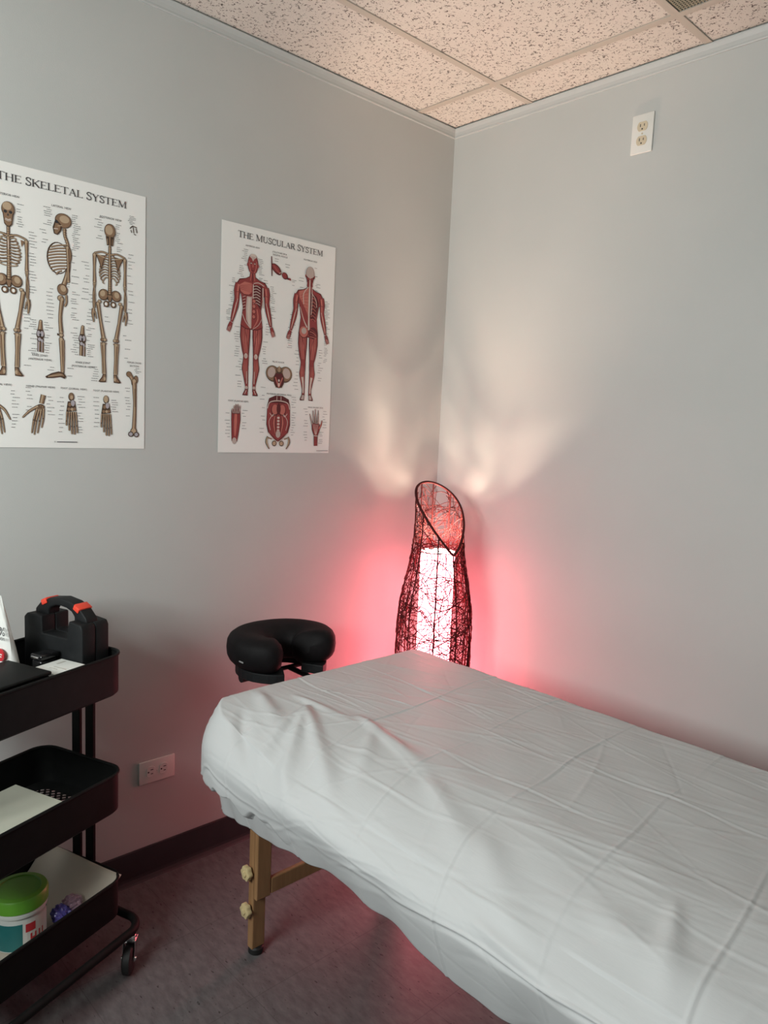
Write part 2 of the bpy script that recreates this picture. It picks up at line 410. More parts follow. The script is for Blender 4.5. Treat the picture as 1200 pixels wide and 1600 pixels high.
# ------------------------------------------------------------------ posters
ARTC = dict(ink=M_ink, gray=M_grayink,
    bdark=mat('bone_shadow', (0.060, 0.032, 0.018), 0.6), bmid=mat('bone_mid', (0.24, 0.145, 0.085), 0.6), blight=mat('bone_light', (0.46, 0.34, 0.225), 0.6),
    blue=mat('cartilage_tint', (0.40, 0.37, 0.40), 0.6),
    rdark=mat('muscle_dark', (0.10, 0.012, 0.014), 0.6), rmid=mat('muscle_mid', (0.27, 0.040, 0.040), 0.6), rlight=mat('muscle_light', (0.50, 0.15, 0.12), 0.6),
    tend=mat('tendon_white', (0.62, 0.52, 0.46), 0.6), skin=mat('scalp_tone', (0.50, 0.40, 0.36), 0.6), white=M_paper)
ARTK = list(ARTC.keys())
class Art:
    """flat printed shapes in poster millimetres (u right, v up)"""
    def __init__(s, y0, z0, level=0): s.m = MB(); s.y0 = y0; s.z0 = z0; s.k = level; s.ax = 0; s.mir = False
    def P(s, u, v):
        return (0.0030 + s.k*4e-6, s.y0+u/1000, s.z0+v/1000)
    def _poly(s, pts, c):
        s.k += 1
        s.m.add([s.P(*p) for p in pts], [tuple(range(len(pts)))], ARTK.index(c))
    def poly(s, pts, c, mir=False):
        s._poly([(s.ax+a, b) for a, b in pts], c)
        if mir: s._poly([(s.ax-a, b) for a, b in reversed(pts)], c)
    def ell(s, cx, cy, rx, ry, c, mir=False, rot=0, n=24):
        pts = []
        for k in range(n):
            a = 2*PI*k/n; x, y = rx*math.cos(a), ry*math.sin(a)
            pts.append((cx+x*math.cos(rot)-y*math.sin(rot), cy+x*math.sin(rot)+y*math.cos(rot)))
        s.poly(pts, c, mir)
    def _stroke(s, pts, ws, c):
        s.k += 1
        n = len(pts); vs = []
        for i in range(n):
            a = pts[max(0, i-1)]; b = pts[min(n-1, i+1)]
            dx, dy = b[0]-a[0], b[1]-a[1]; l = math.hypot(dx, dy) or 1
            nx, ny = -dy/l, dx/l; w = ws[i]/2
            vs.append(s.P(pts[i][0]+nx*w, pts[i][1]+ny*w)); vs.append(s.P(pts[i][0]-nx*w, pts[i][1]-ny*w))
        s.m.add(vs, [(2*i, 2*i+1, 2*i+3, 2*i+2) for i in range(n-1)], ARTK.index(c))
    def stroke(s, pts, w, c, mir=False, ease=True):
        ws = list(w) if isinstance(w, (list, tuple)) else [w]*len(pts)
        if ease and len(pts) > 2: pts, ws = smooth_line(pts, ws)
        s._stroke([(s.ax+a, b) for a, b in pts], ws, c)
        if mir: s._stroke([(s.ax-a, b) for a, b in pts], ws, c)
    def bone(s, pts, w, mir=False, cap=True, c=('bdark', 'bmid', 'blight')):
        ws = [x*1.25 for x in (list(w) if isinstance(w, (list, tuple)) else [w]*len(pts))]
        if cap:
            for i in (0, -1): s.ell(pts[i][0], pts[i][1], ws[i]/2+.5, ws[i]/2+.5, c[0], mir, n=12)
        s.stroke(pts, [x+1.3 for x in ws], c[0], mir); s.stroke(pts, [x*.85 for x in ws], c[1], mir)
        s.stroke([(a-ws[i]*.12, b) for i, (a, b) in enumerate(pts)], [x*.38 for x in ws], c[2], mir)
        if cap:
            for i in (0, -1): s.ell(pts[i][0]-.2, pts[i][1], ws[i]*.40, ws[i]*.40, c[2], mir, n=12)
    def build(s, name, parent):
        o = s.m.build(name, [ARTC[k] for k in ARTK], parent, fixn=False)
        return o
def smooth_line(pts, ws, n=4):
    P = []; W = []; m = len(pts)
    for i in range(m-1):
        p0, p1, p2, p3 = pts[max(0, i-1)], pts[i], pts[i+1], pts[min(m-1, i+2)]
        for k in range(n):
            t = k/n
            q = [0.5*((2*p1[j])+(-p0[j]+p2[j])*t+(2*p0[j]-5*p1[j]+4*p2[j]-p3[j])*t*t+(-p0[j]+3*p1[j]-3*p2[j]+p3[j])*t**3) for j in range(2)]
            P.append(tuple(q)); W.append(ws[i]*(1-t)+ws[i+1]*t)
    P.append(pts[-1]); W.append(ws[-1]); return P, W

# serif capitals for the titles: strokes (x, y in units of cap height; t = thick, h = hair) and serifs
GL = {
 'T': (.86, [('h', [(.03, .965), (.83, .965)]), ('t', [(.43, .96), (.43, .02)])], [(.43, 0, .3), (.04, .9, 0, .12), (.82, .9, 0, .12)]),
 'H': (.98, [('t', [(.17, .98), (.17, .02)]), ('t', [(.81, .98), (.81, .02)]), ('h', [(.17, .52), (.81, .52)])], [(.17, 0, .3), (.81, 0, .3), (.17, 1, .3), (.81, 1, .3)]),
 'E': (.80, [('t', [(.17, .98), (.17, .02)]), ('h', [(.17, .965), (.70, .965)]), ('h', [(.17, .52), (.55, .52)]), ('h', [(.17, .035), (.74, .035)])], [(.1, 1, .16), (.1, 0, .16), (.70, .9, 0, .15), (.74, .09, 0, .17), (.55, .52, 0, .18)]),
 'S': (.66, [('s', [(.56, .76), (.54, .90), (.36, .985), (.19, .93), (.12, .76), (.22, .62), (.42, .48), (.56, .34), (.55, .13), (.36, .015), (.16, .07), (.10, .24)])], [(.565, .84, 0, .26), (.095, .15, 0, .26)]),
 'K': (.92, [('t', [(.17, .98), (.17, .02)]), ('h', [(.78, .97), (.24, .44)]), ('t', [(.36, .56), (.82, .02)])], [(.17, 0, .3), (.17, 1, .3), (.80, 1, .26), (.84, 0, .24)]),
 'L': (.76, [('t', [(.17, .98), (.17, .02)]), ('h', [(.17, .035), (.70, .035)])], [(.17, 1, .3), (.1, 0, .16), (.70, .10, 0, .20)]),
 'A': (.94, [('h', [(.14, .02), (.46, .98)]), ('t', [(.46, .98), (.80, .02)]), ('h', [(.25, .36), (.66, .36)])], [(.14, 0, .26), (.80, 0, .28)]),
 'Y': (.88, [('t', [(.12, .98), (.44, .48)]), ('h', [(.76, .98), (.44, .48)]), ('t', [(.44, .5), (.44, .02)])], [(.13, 1, .28), (.76, 1, .26), (.44, 0, .3)]),
 'M': (1.16, [('h', [(.18, .98), (.18, .02)]), ('t', [(.18, .98), (.57, .06)]), ('h', [(.57, .06), (.96, .98)]), ('t', [(.97, .98), (.97, .02)])], [(.17, 0, .26), (.97, 0, .3), (.12, 1, .2), (1.0, 1, .24)]),
 'U': (.94, [('t', [(.18, .98), (.18, .30)]), ('s', [(.18, .34), (.22, .10), (.46, .015), (.70, .10), (.77, .34)]), ('h', [(.77, .98), (.77, .30)])], [(.18, 1, .3), (.77, 1, .26)]),
 'C': (.84, [('s', [(.74, .78), (.62, .94), (.42, .985), (.20, .86), (.11, .52), (.20, .16), (.42, .015), (.64, .06), (.76, .24)])], [(.75, .84, 0, .28)]),
 'R': (.90, [('t', [(.17, .98), (.17, .02)]), ('h', [(.17, .965), (.44, .965)]), ('s', [(.42, .965), (.62, .92), (.68, .76), (.60, .58), (.40, .52)]), ('h', [(.17, .515), (.42, .515)]), ('t', [(.40, .52), (.78, .02)])], [(.17, 0, .3), (.1, 1, .16), (.82, 0, .2)]),
}
def title(art, text, u, v, cap, target=None):
    """text drawn from (u, v); first letter of every word a little taller"""
    def width(f):
        x = 0
        for w_ in text.split(' '):
            for i, ch in enumerate(w_): x += GL[ch][0]*cap*(1.0 if i == 0 else .93)*f
            x += cap*.34*f
        return x-cap*.34*f
    f = (target/width(1)) if target else 1
    for w_ in text.split(' '):
        for i, ch in enumerate(w_):
            c = cap*(1.0 if i == 0 else .93); wd, st, se = GL[ch]
            X = lambda p: (u+p[0]*c*f, v+p[1]*c)
            art.ax = 0
            for kind, pts in st:
                art.stroke([X(p) for p in pts], {'t': .150, 'h': .062, 's': .112}[kind]*c, 'ink')
            for q in se:
                if len(q) == 3:
                    y = max(.018, min(.982, q[1])); art.stroke([X((q[0]-q[2]/2, y)), X((q[0]+q[2]/2, y))], .055*c, 'ink')
                else:
                    art.stroke([X((q[0], q[1]-q[3]/2)), X((q[0], q[1]+q[3]/2))], .065*c, 'ink')
            u += wd*c*f
        u += cap*.34*f

def text_mesh(name, items, matl, parent, place, size_default=5):
    """items: (text, u, v, width) centred; all in one printed mesh"""
    for (s, u, v, wd) in items:
        m = MB()
        cu = bpy.data.curves.new('t', 'FONT'); cu.body = s; cu.align_x = 'CENTER'; cu.size = 1; cu.resolution_u = 2
        ob = bpy.data.objects.new('t', cu); COL.objects.link(ob)
        bpy.context.view_layer.update()
        dg = bpy.context.evaluated_depsgraph_get(); me = bpy.data.meshes.new_from_object(ob.evaluated_get(dg))
        xs_ = [p.co.x for p in me.vertices]; w0 = max(xs_)-min(xs_); cx = (max(xs_)+min(xs_))/2; k = wd/w0
        m.add([place(u+(p.co.x-cx)*k, v+p.co.y*k*size_default) for p in me.vertices], [tuple(f.vertices) for f in me.polygons])
        bpy.data.objects.remove(ob); bpy.data.curves.remove(cu); bpy.data.meshes.remove(me)
        m.build(name, matl, parent, fixn=False)

def dashes(art, rng, u0, u1, v0, v1, step, align, jitter=7, c='gray'):
    """columns of tiny label text beside a figure"""
    art.ax = 0; v = v1
    while v > v0:
        ln_ = rng.uniform(8, 8+jitter*1.6)
        a = u1-ln_ if align == 'r' else u0
        a += rng.uniform(-3, 3)
        x = a
        while x < a+ln_-1.5:
            wl = rng.uniform(3.0, 6.0); e = min(x+wl, a+ln_)
            art._stroke([(x, v), (e, v)], [1.15, 1.15], c); x = e+.7
        v -= step*rng.choice([1, 1, 1, 1.0, 2.2])

def skeleton(art, ax, back, cut=None):
    art.ax = ax; B = art.bone
    # spine and neck
    B([(0, 532), (0, 500), (0.5, 450), (0, 392)], [5, 5, 6, 8], cap=False)
    for k in range(26):
        v = 530-k*5.3; art.stroke([(-3.2-k*.05, v), (3.2+k*.05, v)], 1.0, 'bdark')
    # ribs
    for k in range(10):
        v = 511-k*6.6; wd = [11, 17, 21, 24, 26, 27.5, 28, 27, 24, 19][k]
        dr = 5+k*.9
        if back: pts = [(1, v-4), (wd*.55, v-1), (wd, v-dr), (wd*.80, v-dr-5)]
        else: pts = [(3, v-6-(k > 6)*(k-6)*2), (wd*.55, v-7-k*.5), (wd, v-dr+4), (wd*.78, v-dr+8), (2, v-1)]
        art.stroke(pts, 3.1, 'bdark', True); art.stroke([(a, b+.3) for a, b in pts], 1.7, 'blight' if k % 2 else 'bmid', True)
    if back:
        art.poly([(12, 506), (37, 504), (31, 492), (22, 468), (17, 486)], 'bdark', True); art.poly([(14, 504), (34, 502), (28, 490), (22, 474), (19, 488)], 'bmid', True)
        art.stroke([(13, 500), (37, 506)], 2.2, 'blight', True)
        B([(0, 525), (0, 480), (0, 440)], [4, 4.5, 5], cap=False)
    else:
        B([(0, 508), (0, 486), (0, 468)], [6, 4, 3.5], cap=False); art.stroke([(0, 500), (0, 478)], 2, 'tend')
        art.poly([(28, 505), (37, 503), (30, 488)], 'bmid', True)
    B([(3, 510), (20, 514), (40, 508)], 3.0, True)
    # arms
    B([(41, 503), (41.5, 470), (41, 434)], [7, 4, 6], True)
    B([(40, 430), (44, 400), (43, 368)], [4, 2.4, 3], True); B([(43, 430), (40, 400), (41, 369)], [3, 1.8, 2.2], True)
    B([(43.5, 366), (45.5, 352), (43, 331)], [6, 5, 1.5], True, cap=False)
    B([(41, 360), (38, 350), (36, 340)], [3, 2, 1], True, cap=False)
    # pelvis
    art.ell(17, 405, 13.5, 15, 'bdark', True, rot=.35); art.ell(17.2, 405.5, 11.6, 13, 'bmid', True, rot=.35); art.ell(19, 408, 6.5, 8, 'blight', True, rot=.35)
    art.poly([(-8, 408), (8, 408), (3, 388), (-3, 388)], 'bdark'); art.poly([(-6, 406), (6, 406), (2, 390), (-2, 390)], 'bmid')
    art.ell(9.5, 382, 8, 8.5, 'bdark', True); art.ell(9.5, 382, 5.8, 6.4, 'bmid', True); art.ell(10, 382, 3.6, 4.2, 'white', True)
    # legs
    art.ell(28, 386, 5, 5, 'bdark', True); art.ell(28, 386, 3.9, 3.9, 'blight', True)
    B([(32, 380), (25, 335), (17.5, 293)], [7.5, 5.5, 8], True)
    art.ell(13.5, 288, 5, 5.2, 'bdark', True); art.ell(20.5, 288, 5, 5.2, 'bdark', True); art.ell(13.5, 288.5, 3.6, 3.8, 'blight', True); art.ell(20.5, 288.5, 3.6, 3.8, 'bmid', True)
    art.ell(17.5, 279, 8.5, 3.6, 'bdark', True); art.ell(17.5, 279.3, 7.2, 2.5, 'blight', True)
    B([(17, 277), (16, 240), (14.5, 200)], [8, 5.4, 6], True); B([(23, 276), (20.5, 240), (18.5, 200)], [3, 2, 3.2], True)
    art.poly([(10, 198), (19, 198), (22, 190), (31, 178), (26, 176), (11, 177)], 'bdark', True); art.poly([(11.5, 196), (17, 196), (20, 188), (27, 179), (13, 179)], 'bmid', True); art.ell(14, 186, 3, 5, 'blight', True)
    # skull
    if back:
        art.ell(0, 570, 15, 18.5, 'bdark'); art.ell(0, 570, 13.8, 17.2, 'bmid'); art.ell(-2, 572, 10, 12, 'blight')
        art.poly([(-11, 556), (11, 556), (8, 533), (-8, 533)], 'bdark'); art.stroke([(0, 556), (0, 532)], 4, 'bmid'); art.stroke([(-7, 550), (-6, 536)], 1.6, 'blight', False); art.stroke([(7, 550), (6, 536)], 1.6, 'bmid', False)
    else:
        art.ell(0, 571, 15, 18, 'bdark'); art.ell(0, 572, 13.7, 16.4, 'bmid'); art.ell(-2, 578, 10, 9, 'blight')
        art.poly([(-12, 560), (12, 560), (9, 537), (4, 531), (-4, 531), (-9, 537)], 'bdark'); art.poly([(-10, 560), (10, 560), (7.5, 539), (3, 533), (-3, 533), (-7.5, 539)], 'bmid')
        art.ell(6, 565, 4, 3.6, 'ink', True); art.poly([(-2.5, 556), (2.5, 556), (0, 562)], 'ink')
        art.stroke([(-6.5, 548), (0, 545.5), (6.5, 548)], 4.6, 'tend'); art.stroke([(-6.5, 547.5), (0, 545), (6.5, 547.5)], .9, 'bdark')

def lateral(art):
    art.ax = 0; B = art.bone
    B([(213, 553), (214, 535), (221, 515), (224, 480), (219, 440), (207, 405)], [6, 5, 5.5, 6, 8, 9], cap=False)
    for k in range(24):
        v = 550-k*6; art.stroke([(211+k*.4, v), (219+k*.25, v-1)], .9, 'bdark')
    art.ell(222, 489, 9, 22, 'bdark'); art.ell(222, 489, 7.6, 20, 'bmid')
    art.ell(196, 478, 27, 39, 'bdark'); art.ell(197.5, 478, 24.5, 36.5, 'white')
    for k in range(10):
        v = 511-k*7.2; h = math.sqrt(max(.05, 1-((v-6-478)/39)**2)); xl = 196-26*h; xr = 196+24*min(1, h+.2)
        pts = [(xr, v+2), ((xl+xr)/2, v-2), (xl+2, v-9)]
        art.stroke(pts, 4.4, 'bdark'); art.stroke([(a, b+.4) for a, b in pts], 2.7, 'bmid'); art.stroke([(a, b+.9) for a, b in pts], 1.1, 'blight')
    B([(220, 508), (221.5, 470), (222, 424)], [6.5, 4, 5])
    art.ell(207, 402, 13, 14.5, 'bdark', rot=.3); art.ell(207, 402, 11.4, 12.8, 'bmid', rot=.3); art.ell(209, 405, 6.5, 8, 'blight', rot=.3)
    B([(216, 388), (217, 372), (213, 362)], [4, 3, 3]); art.ell(202, 380, 8, 7.5, 'bdark'); art.ell(202, 380, 6.3, 6, 'blight')
    B([(206, 378), (201, 335), (203, 294)], [8, 6, 7.5]); art.ell(203, 288, 6, 5.4, 'bdark'); art.ell(203, 288, 4.4, 4, 'blight'); art.ell(195, 289, 2, 3, 'bdark')
    B([(203, 278), (204, 238), (206, 194)], [8.5, 6, 6]); B([(209, 275), (209.5, 238), (208, 198)], [2.6, 2, 2.6])
    art.poly([(163, 181), (178, 190), (196, 196), (208, 194), (215, 184), (211, 178), (200, 182), (180, 178), (166, 177)], 'bdark')
    art.poly([(168, 181), (180, 187), (196, 192), (206, 191), (211, 184), (200, 185), (182, 181)], 'bmid'); art.stroke([(170, 181), (186, 185), (204, 188)], 1.6, 'blight')
    art.ell(210, 571, 20.5, 18, 'bdark'); art.ell(210, 571, 19, 16.6, 'bmid'); art.ell(213, 575, 12, 9, 'blight')
    art.poly([(191, 572), (187, 560), (184, 551), (187, 536), (196, 534), (205, 546), (207, 558), (200, 566)], 'bdark')
    art.poly([(192, 566), (188, 551), (189, 538), (195, 537), (202, 547), (203, 558)], 'bmid'); art.ell(194, 566, 3.6, 4, 'ink'); art.stroke([(187, 548), (197, 549)], 2.2, 'tend'); art.stroke([(196, 556), (207, 559)], 2, 'blight')

def knee_joint(art, u, v0, v1, rear=False):
    art.ax = 0
    art.bone([(u+1, v1-4), (u, v1-20), (u, v1-30)], [5, 7.5, 12], c=('bdark', 'bmid', 'blight'))
    art.ell(u, v0+46, 9.5, 13, 'bdark'); art.ell(u-4, v0+48, 4, 7, 'blue'); art.ell(u+4.2, v0+48, 4, 7, 'blue'); art.ell(u, v0+45, 2.4, 4, 'ink')
    art.ell(u, v0+33, 8, 8, 'bdark'); art.ell(u-2, v0+34, 4, 4.4, 'blue'); art.ell(u+4, v0+31, 2.6, 4, 'blue')
    art.bone([(u-3, v0+28), (u-4, v0+3)], [6, 5], cap=False, c=('bdark', 'bmid', 'blue' if not rear else 'blight')); art.bone([(u+4.5, v0+27), (u+4, v0+2)], [4.4, 4.4], cap=False, c=('bdark', 'bmid', 'blue'))

def bone_hand(art, pts_wrist, c, fingers, thumb):
    B = art.bone; art.ax = 0
    B(pts_wrist, [9, 8], cap=False); art.ell(c[0], c[1], 10, 7.5, 'bdark')
    for dx, dy in ((-5, 2), (0, 3), (5, 2), (-4, -3), (1, -3), (6, -2)): art.ell(c[0]+dx, c[1]+dy, 2.5, 2.2, 'bmid', n=10)
    for f in fingers:
        B(f, [3.8]+[3.0]*(len(f)-2)+[1.8]); 
        for p in f[1:-1]: art.ell(p[0], p[1], 2.1, 1.5, 'bdark', n=8)
    B(thumb, [5, 4, 2])

def foot_bones(art, u, top, bot, c2='bmid'):
    B = art.bone; art.ax = 0
    art.ell(u, top-10, 7.5, 11, 'bdark'); art.ell(u, top-9, 6, 9, c2); art.ell(u+1, top-11, 3.5, 5, 'blight')
    art.poly([(u-9, top-22), (u+9, top-20), (u+13, top-46), (u-13, top-48)], 'bdark')
    art.ell(u+4, top-26, 5, 8, 'blue'); art.ell(u-4, top-30, 4, 5, 'bmid'); art.ell(u-6, top-42, 4.5, 4, 'bmid'); art.ell(u+2, top-42, 3.6, 4, 'blight'); art.ell(u+8, top-41, 3.4, 4, 'bmid')
    for k in range(5):
        t = (k-2)/2; x0 = u+t*11; x1 = u+t*14+1; yb = bot+[22, 9, 0, -1, 3][k]
        B([(x0, top-50), ((x0+x1)/2, (top-50+yb)/2+6), (x1, yb+4)], [3.2, 2.3, 2.4]); art.ell((x0*.3+x1*.7), top-50-(top-50-yb)*.62, 2.2, 1.5, 'bdark', n=8)

def poster_base(name, label, y0, z0, W, Hh):
    t = thing(name, label, 'poster', (0, 0, 0))
    m = MB(); N = 12; fs = []
    vs = []
    for j in range(N+1):
        for i in range(N+1):
            u = i/N; v = j/N
            off = .0016 + .0009*math.sin(5*u+1)*max(0, (0.2-v)/.2)*.6
            vs.append((min(off, .0026), y0+u*W, z0+v*Hh))
    for j in range(N):
        for i in range(N):
            a = j*(N+1)+i; fs.append((a, a+1, a+N+2, a+N+1))
    o = len(vs); vs2 = [(x-.0006, y, z) for x, y, z in vs]
    m.add(vs, fs); m.add(vs2, [tuple(reversed(f)) for f in fs])
    per = [i for i in range(N)] + [N+(N+1)*j for j in range(N)] + [(N+1)*(N+1)-1-i for i in range(N)] + [(N+1)*(N-j) for j in range(N)]
    m.f += [(per[k], per[(k+1) % len(per)], o+per[(k+1) % len(per)], o+per[k]) for k in range(len(per))]; m.mi += [0]*len(per)
    m.build('paper_sheet', M_paper, t)
    return t

rng = random.Random(5)
# --- skeletal chart
SY, SZ = -1.2209-.430, 1.2985
T = poster_base('anatomy_poster', 'white skeleton chart poster titled THE SKELETAL SYSTEM, left end of the wall', SY, SZ, .430, .6795)
place = lambda u, v: (.0030+1e-4, SY+u/1000, SZ+v/1000)
a = Art(SY, SZ); title(a, 'THE SKELETAL SYSTEM', 54, 637, 18.5, 322); a.build('title_lettering', T)
for ax, back in ((80, False), (330, True)):
    a = Art(SY, SZ); skeleton(a, ax, back); a.build('skeleton_illustration', T)
a = Art(SY, SZ); lateral(a); a.build('skeleton_illustration', T)
a = Art(SY, SZ); knee_joint(a, 152, 238, 321); a.build('knee_illustration', T)
a = Art(SY, SZ); knee_joint(a, 257, 238, 320, True); a.build('knee_illustration', T)
a = Art(SY, SZ); bone_hand(a, [(158, 134), (153, 112)], (151, 103), [[(142, 98), (134, 70), (129, 38)], [(147, 96), (140, 68), (135, 34)], [(152, 96), (148, 68), (143, 38)], [(158, 98), (157, 74), (153, 52)]], [(143, 104), (124, 92), (108, 76)]); a.build('hand_illustration', T)
a = Art(SY, SZ); bone_hand(a, [(36, 134), (41, 112)], (43, 103), [[(52, 98), (60, 70), (65, 38)], [(47, 96), (54, 68), (59, 34)], [(42, 96), (46, 68), (51, 38)], [(36, 98), (37, 74), (41, 52)]], [(51, 104), (66, 92), (78, 70)]); a.build('hand_illustration', T)
a = Art(SY, SZ); foot_bones(a, 228, 143, 34); a.build('foot_illustration', T)
a = Art(SY, SZ); foot_bones(a, 320, 141, 32, 'blight'); a.build('foot_illustration', T)
a = Art(SY, SZ); a.ell(384, 203, 8, 8, 'bdark'); a.bone([(386, 202), (394, 190), (398, 178)], [9, 8, 10]); a.ell(404, 190, 6, 11, 'bdark'); a.ell(404, 190, 4.8, 9.6, 'bmid'); a.ell(384, 203, 6.6, 6.6, 'bmid')
a.bone([(399, 186), (401, 125), (399, 60), (398, 48)], [10, 6.5, 8, 15]); a.stroke([(401, 165), (402, 115)], 1.8, 'bdark'); a.ell(390, 40, 8, 7.5, 'bdark'); a.ell(406, 39, 7.5, 7.5, 'bdark'); a.ell(390, 40, 5.5, 5, 'blue'); a.ell(406, 39, 5, 5, 'blue'); a.build('femur_illustration', T)
a = Art(SY, SZ); a.ax = 0
for p, q in (((385, 588), (392, 596)), ((392, 596), (404, 594)), ((394, 594), (396, 578)), ((402, 592), (405, 580)), ((388, 585), (390, 578)), ((396, 576), (402, 574))): a.stroke([p, q], 2.2, 'bdark')
a.build('vertebra_illustration', T)
text_mesh('caption_lettering', [('ANTERIOR VIEW', 80, 602, 54), ('LATERAL VIEW', 206, 601, 48), ('POSTERIOR VIEW', 333, 600, 58), ('KNEE JOINT', 151, 230, 38), ('(ANTERIOR VIEW)', 151, 220, 56), ('KNEE JOINT', 259, 221, 38), ('(POSTERIOR VIEW)', 259, 211, 60),
    ('HAND (DORSAL VIEW)', 48, 152, 70), ('HAND (PALMAR VIEW)', 152, 152, 70), ('FOOT (DORSAL VIEW)', 235, 152, 67), ('FOOT (PLANTAR VIEW)', 321, 151, 70), ('FEMUR CROSS', 399, 233, 40), ('SECTION', 399, 224, 26), ('\u00a9', 186, 14, 4)], M_ink, T, place, 1.0)
def label_column(Y0, Z0, par, *q):
    art = Art(Y0, Z0, 3); dashes(art, rng, *q); art.build('label_print', par)
D_ = lambda *q: label_column(SY, SZ, T, *q)
D_(100, 112, 536, 588, 5.5, 'l'); D_(128, 140, 370, 528, 7, 'l'); D_(34, 50, 380, 590, 6.5, 'r'); D_(112, 125, 290, 345, 8, 'l'); D_(110, 122, 190, 205, 12, 'l'); D_(160, 182, 548, 596, 5, 'r'); D_(234, 246, 500, 590, 5, 'l'); D_(160, 170, 505, 540, 7, 'r')
D_(232, 245, 400, 490, 17, 'l'); D_(150, 184, 320, 400, 9, 'r'); D_(230, 245, 330, 400, 5.5, 'l'); D_(115, 143, 236, 318, 5.5, 'r'); D_(164, 180, 240, 315, 6, 'l'); D_(225, 245, 238, 310, 6, 'r'); D_(270, 285, 238, 325, 5, 'l')
D_(285, 310, 545, 600, 6.5, 'r'); D_(348, 360, 520, 590, 5, 'l'); D_(380, 395, 330, 520, 9, 'l'); D_(382, 412, 598, 620, 4, 'l'); D_(256, 275, 385, 480, 8, 'r'); D_(260, 285, 330, 400, 9, 'r'); D_(315, 340, 330, 375, 12, 'l'); D_(370, 395, 235, 305, 11, 'l')
D_(280, 298, 175, 215, 6, 'r'); D_(160, 185, 180, 205, 7, 'r'); D_(216, 232, 186, 206, 9, 'l'); D_(376, 388, 85, 165, 8, 'r'); D_(108, 130, 88, 150, 9, 'r'); D_(168, 180, 70, 130, 9, 'l'); D_(190, 208, 40, 130, 11, 'r'); D_(245, 262, 35, 135, 7, 'l'); D_(285, 300, 50, 135, 11, 'r'); D_(336, 350, 90, 130, 6, 'l'); D_(8, 30, 40, 140, 9, 'r'); D_(82, 95, 50, 140, 8, 'l')
D_(402, 418, 205, 220, 4, 'l'); a = Art(SY, SZ, 3); a.stroke([(191, 15.5), (243, 15.5)], 2.2, 'gray')
a.build('small_print', T)

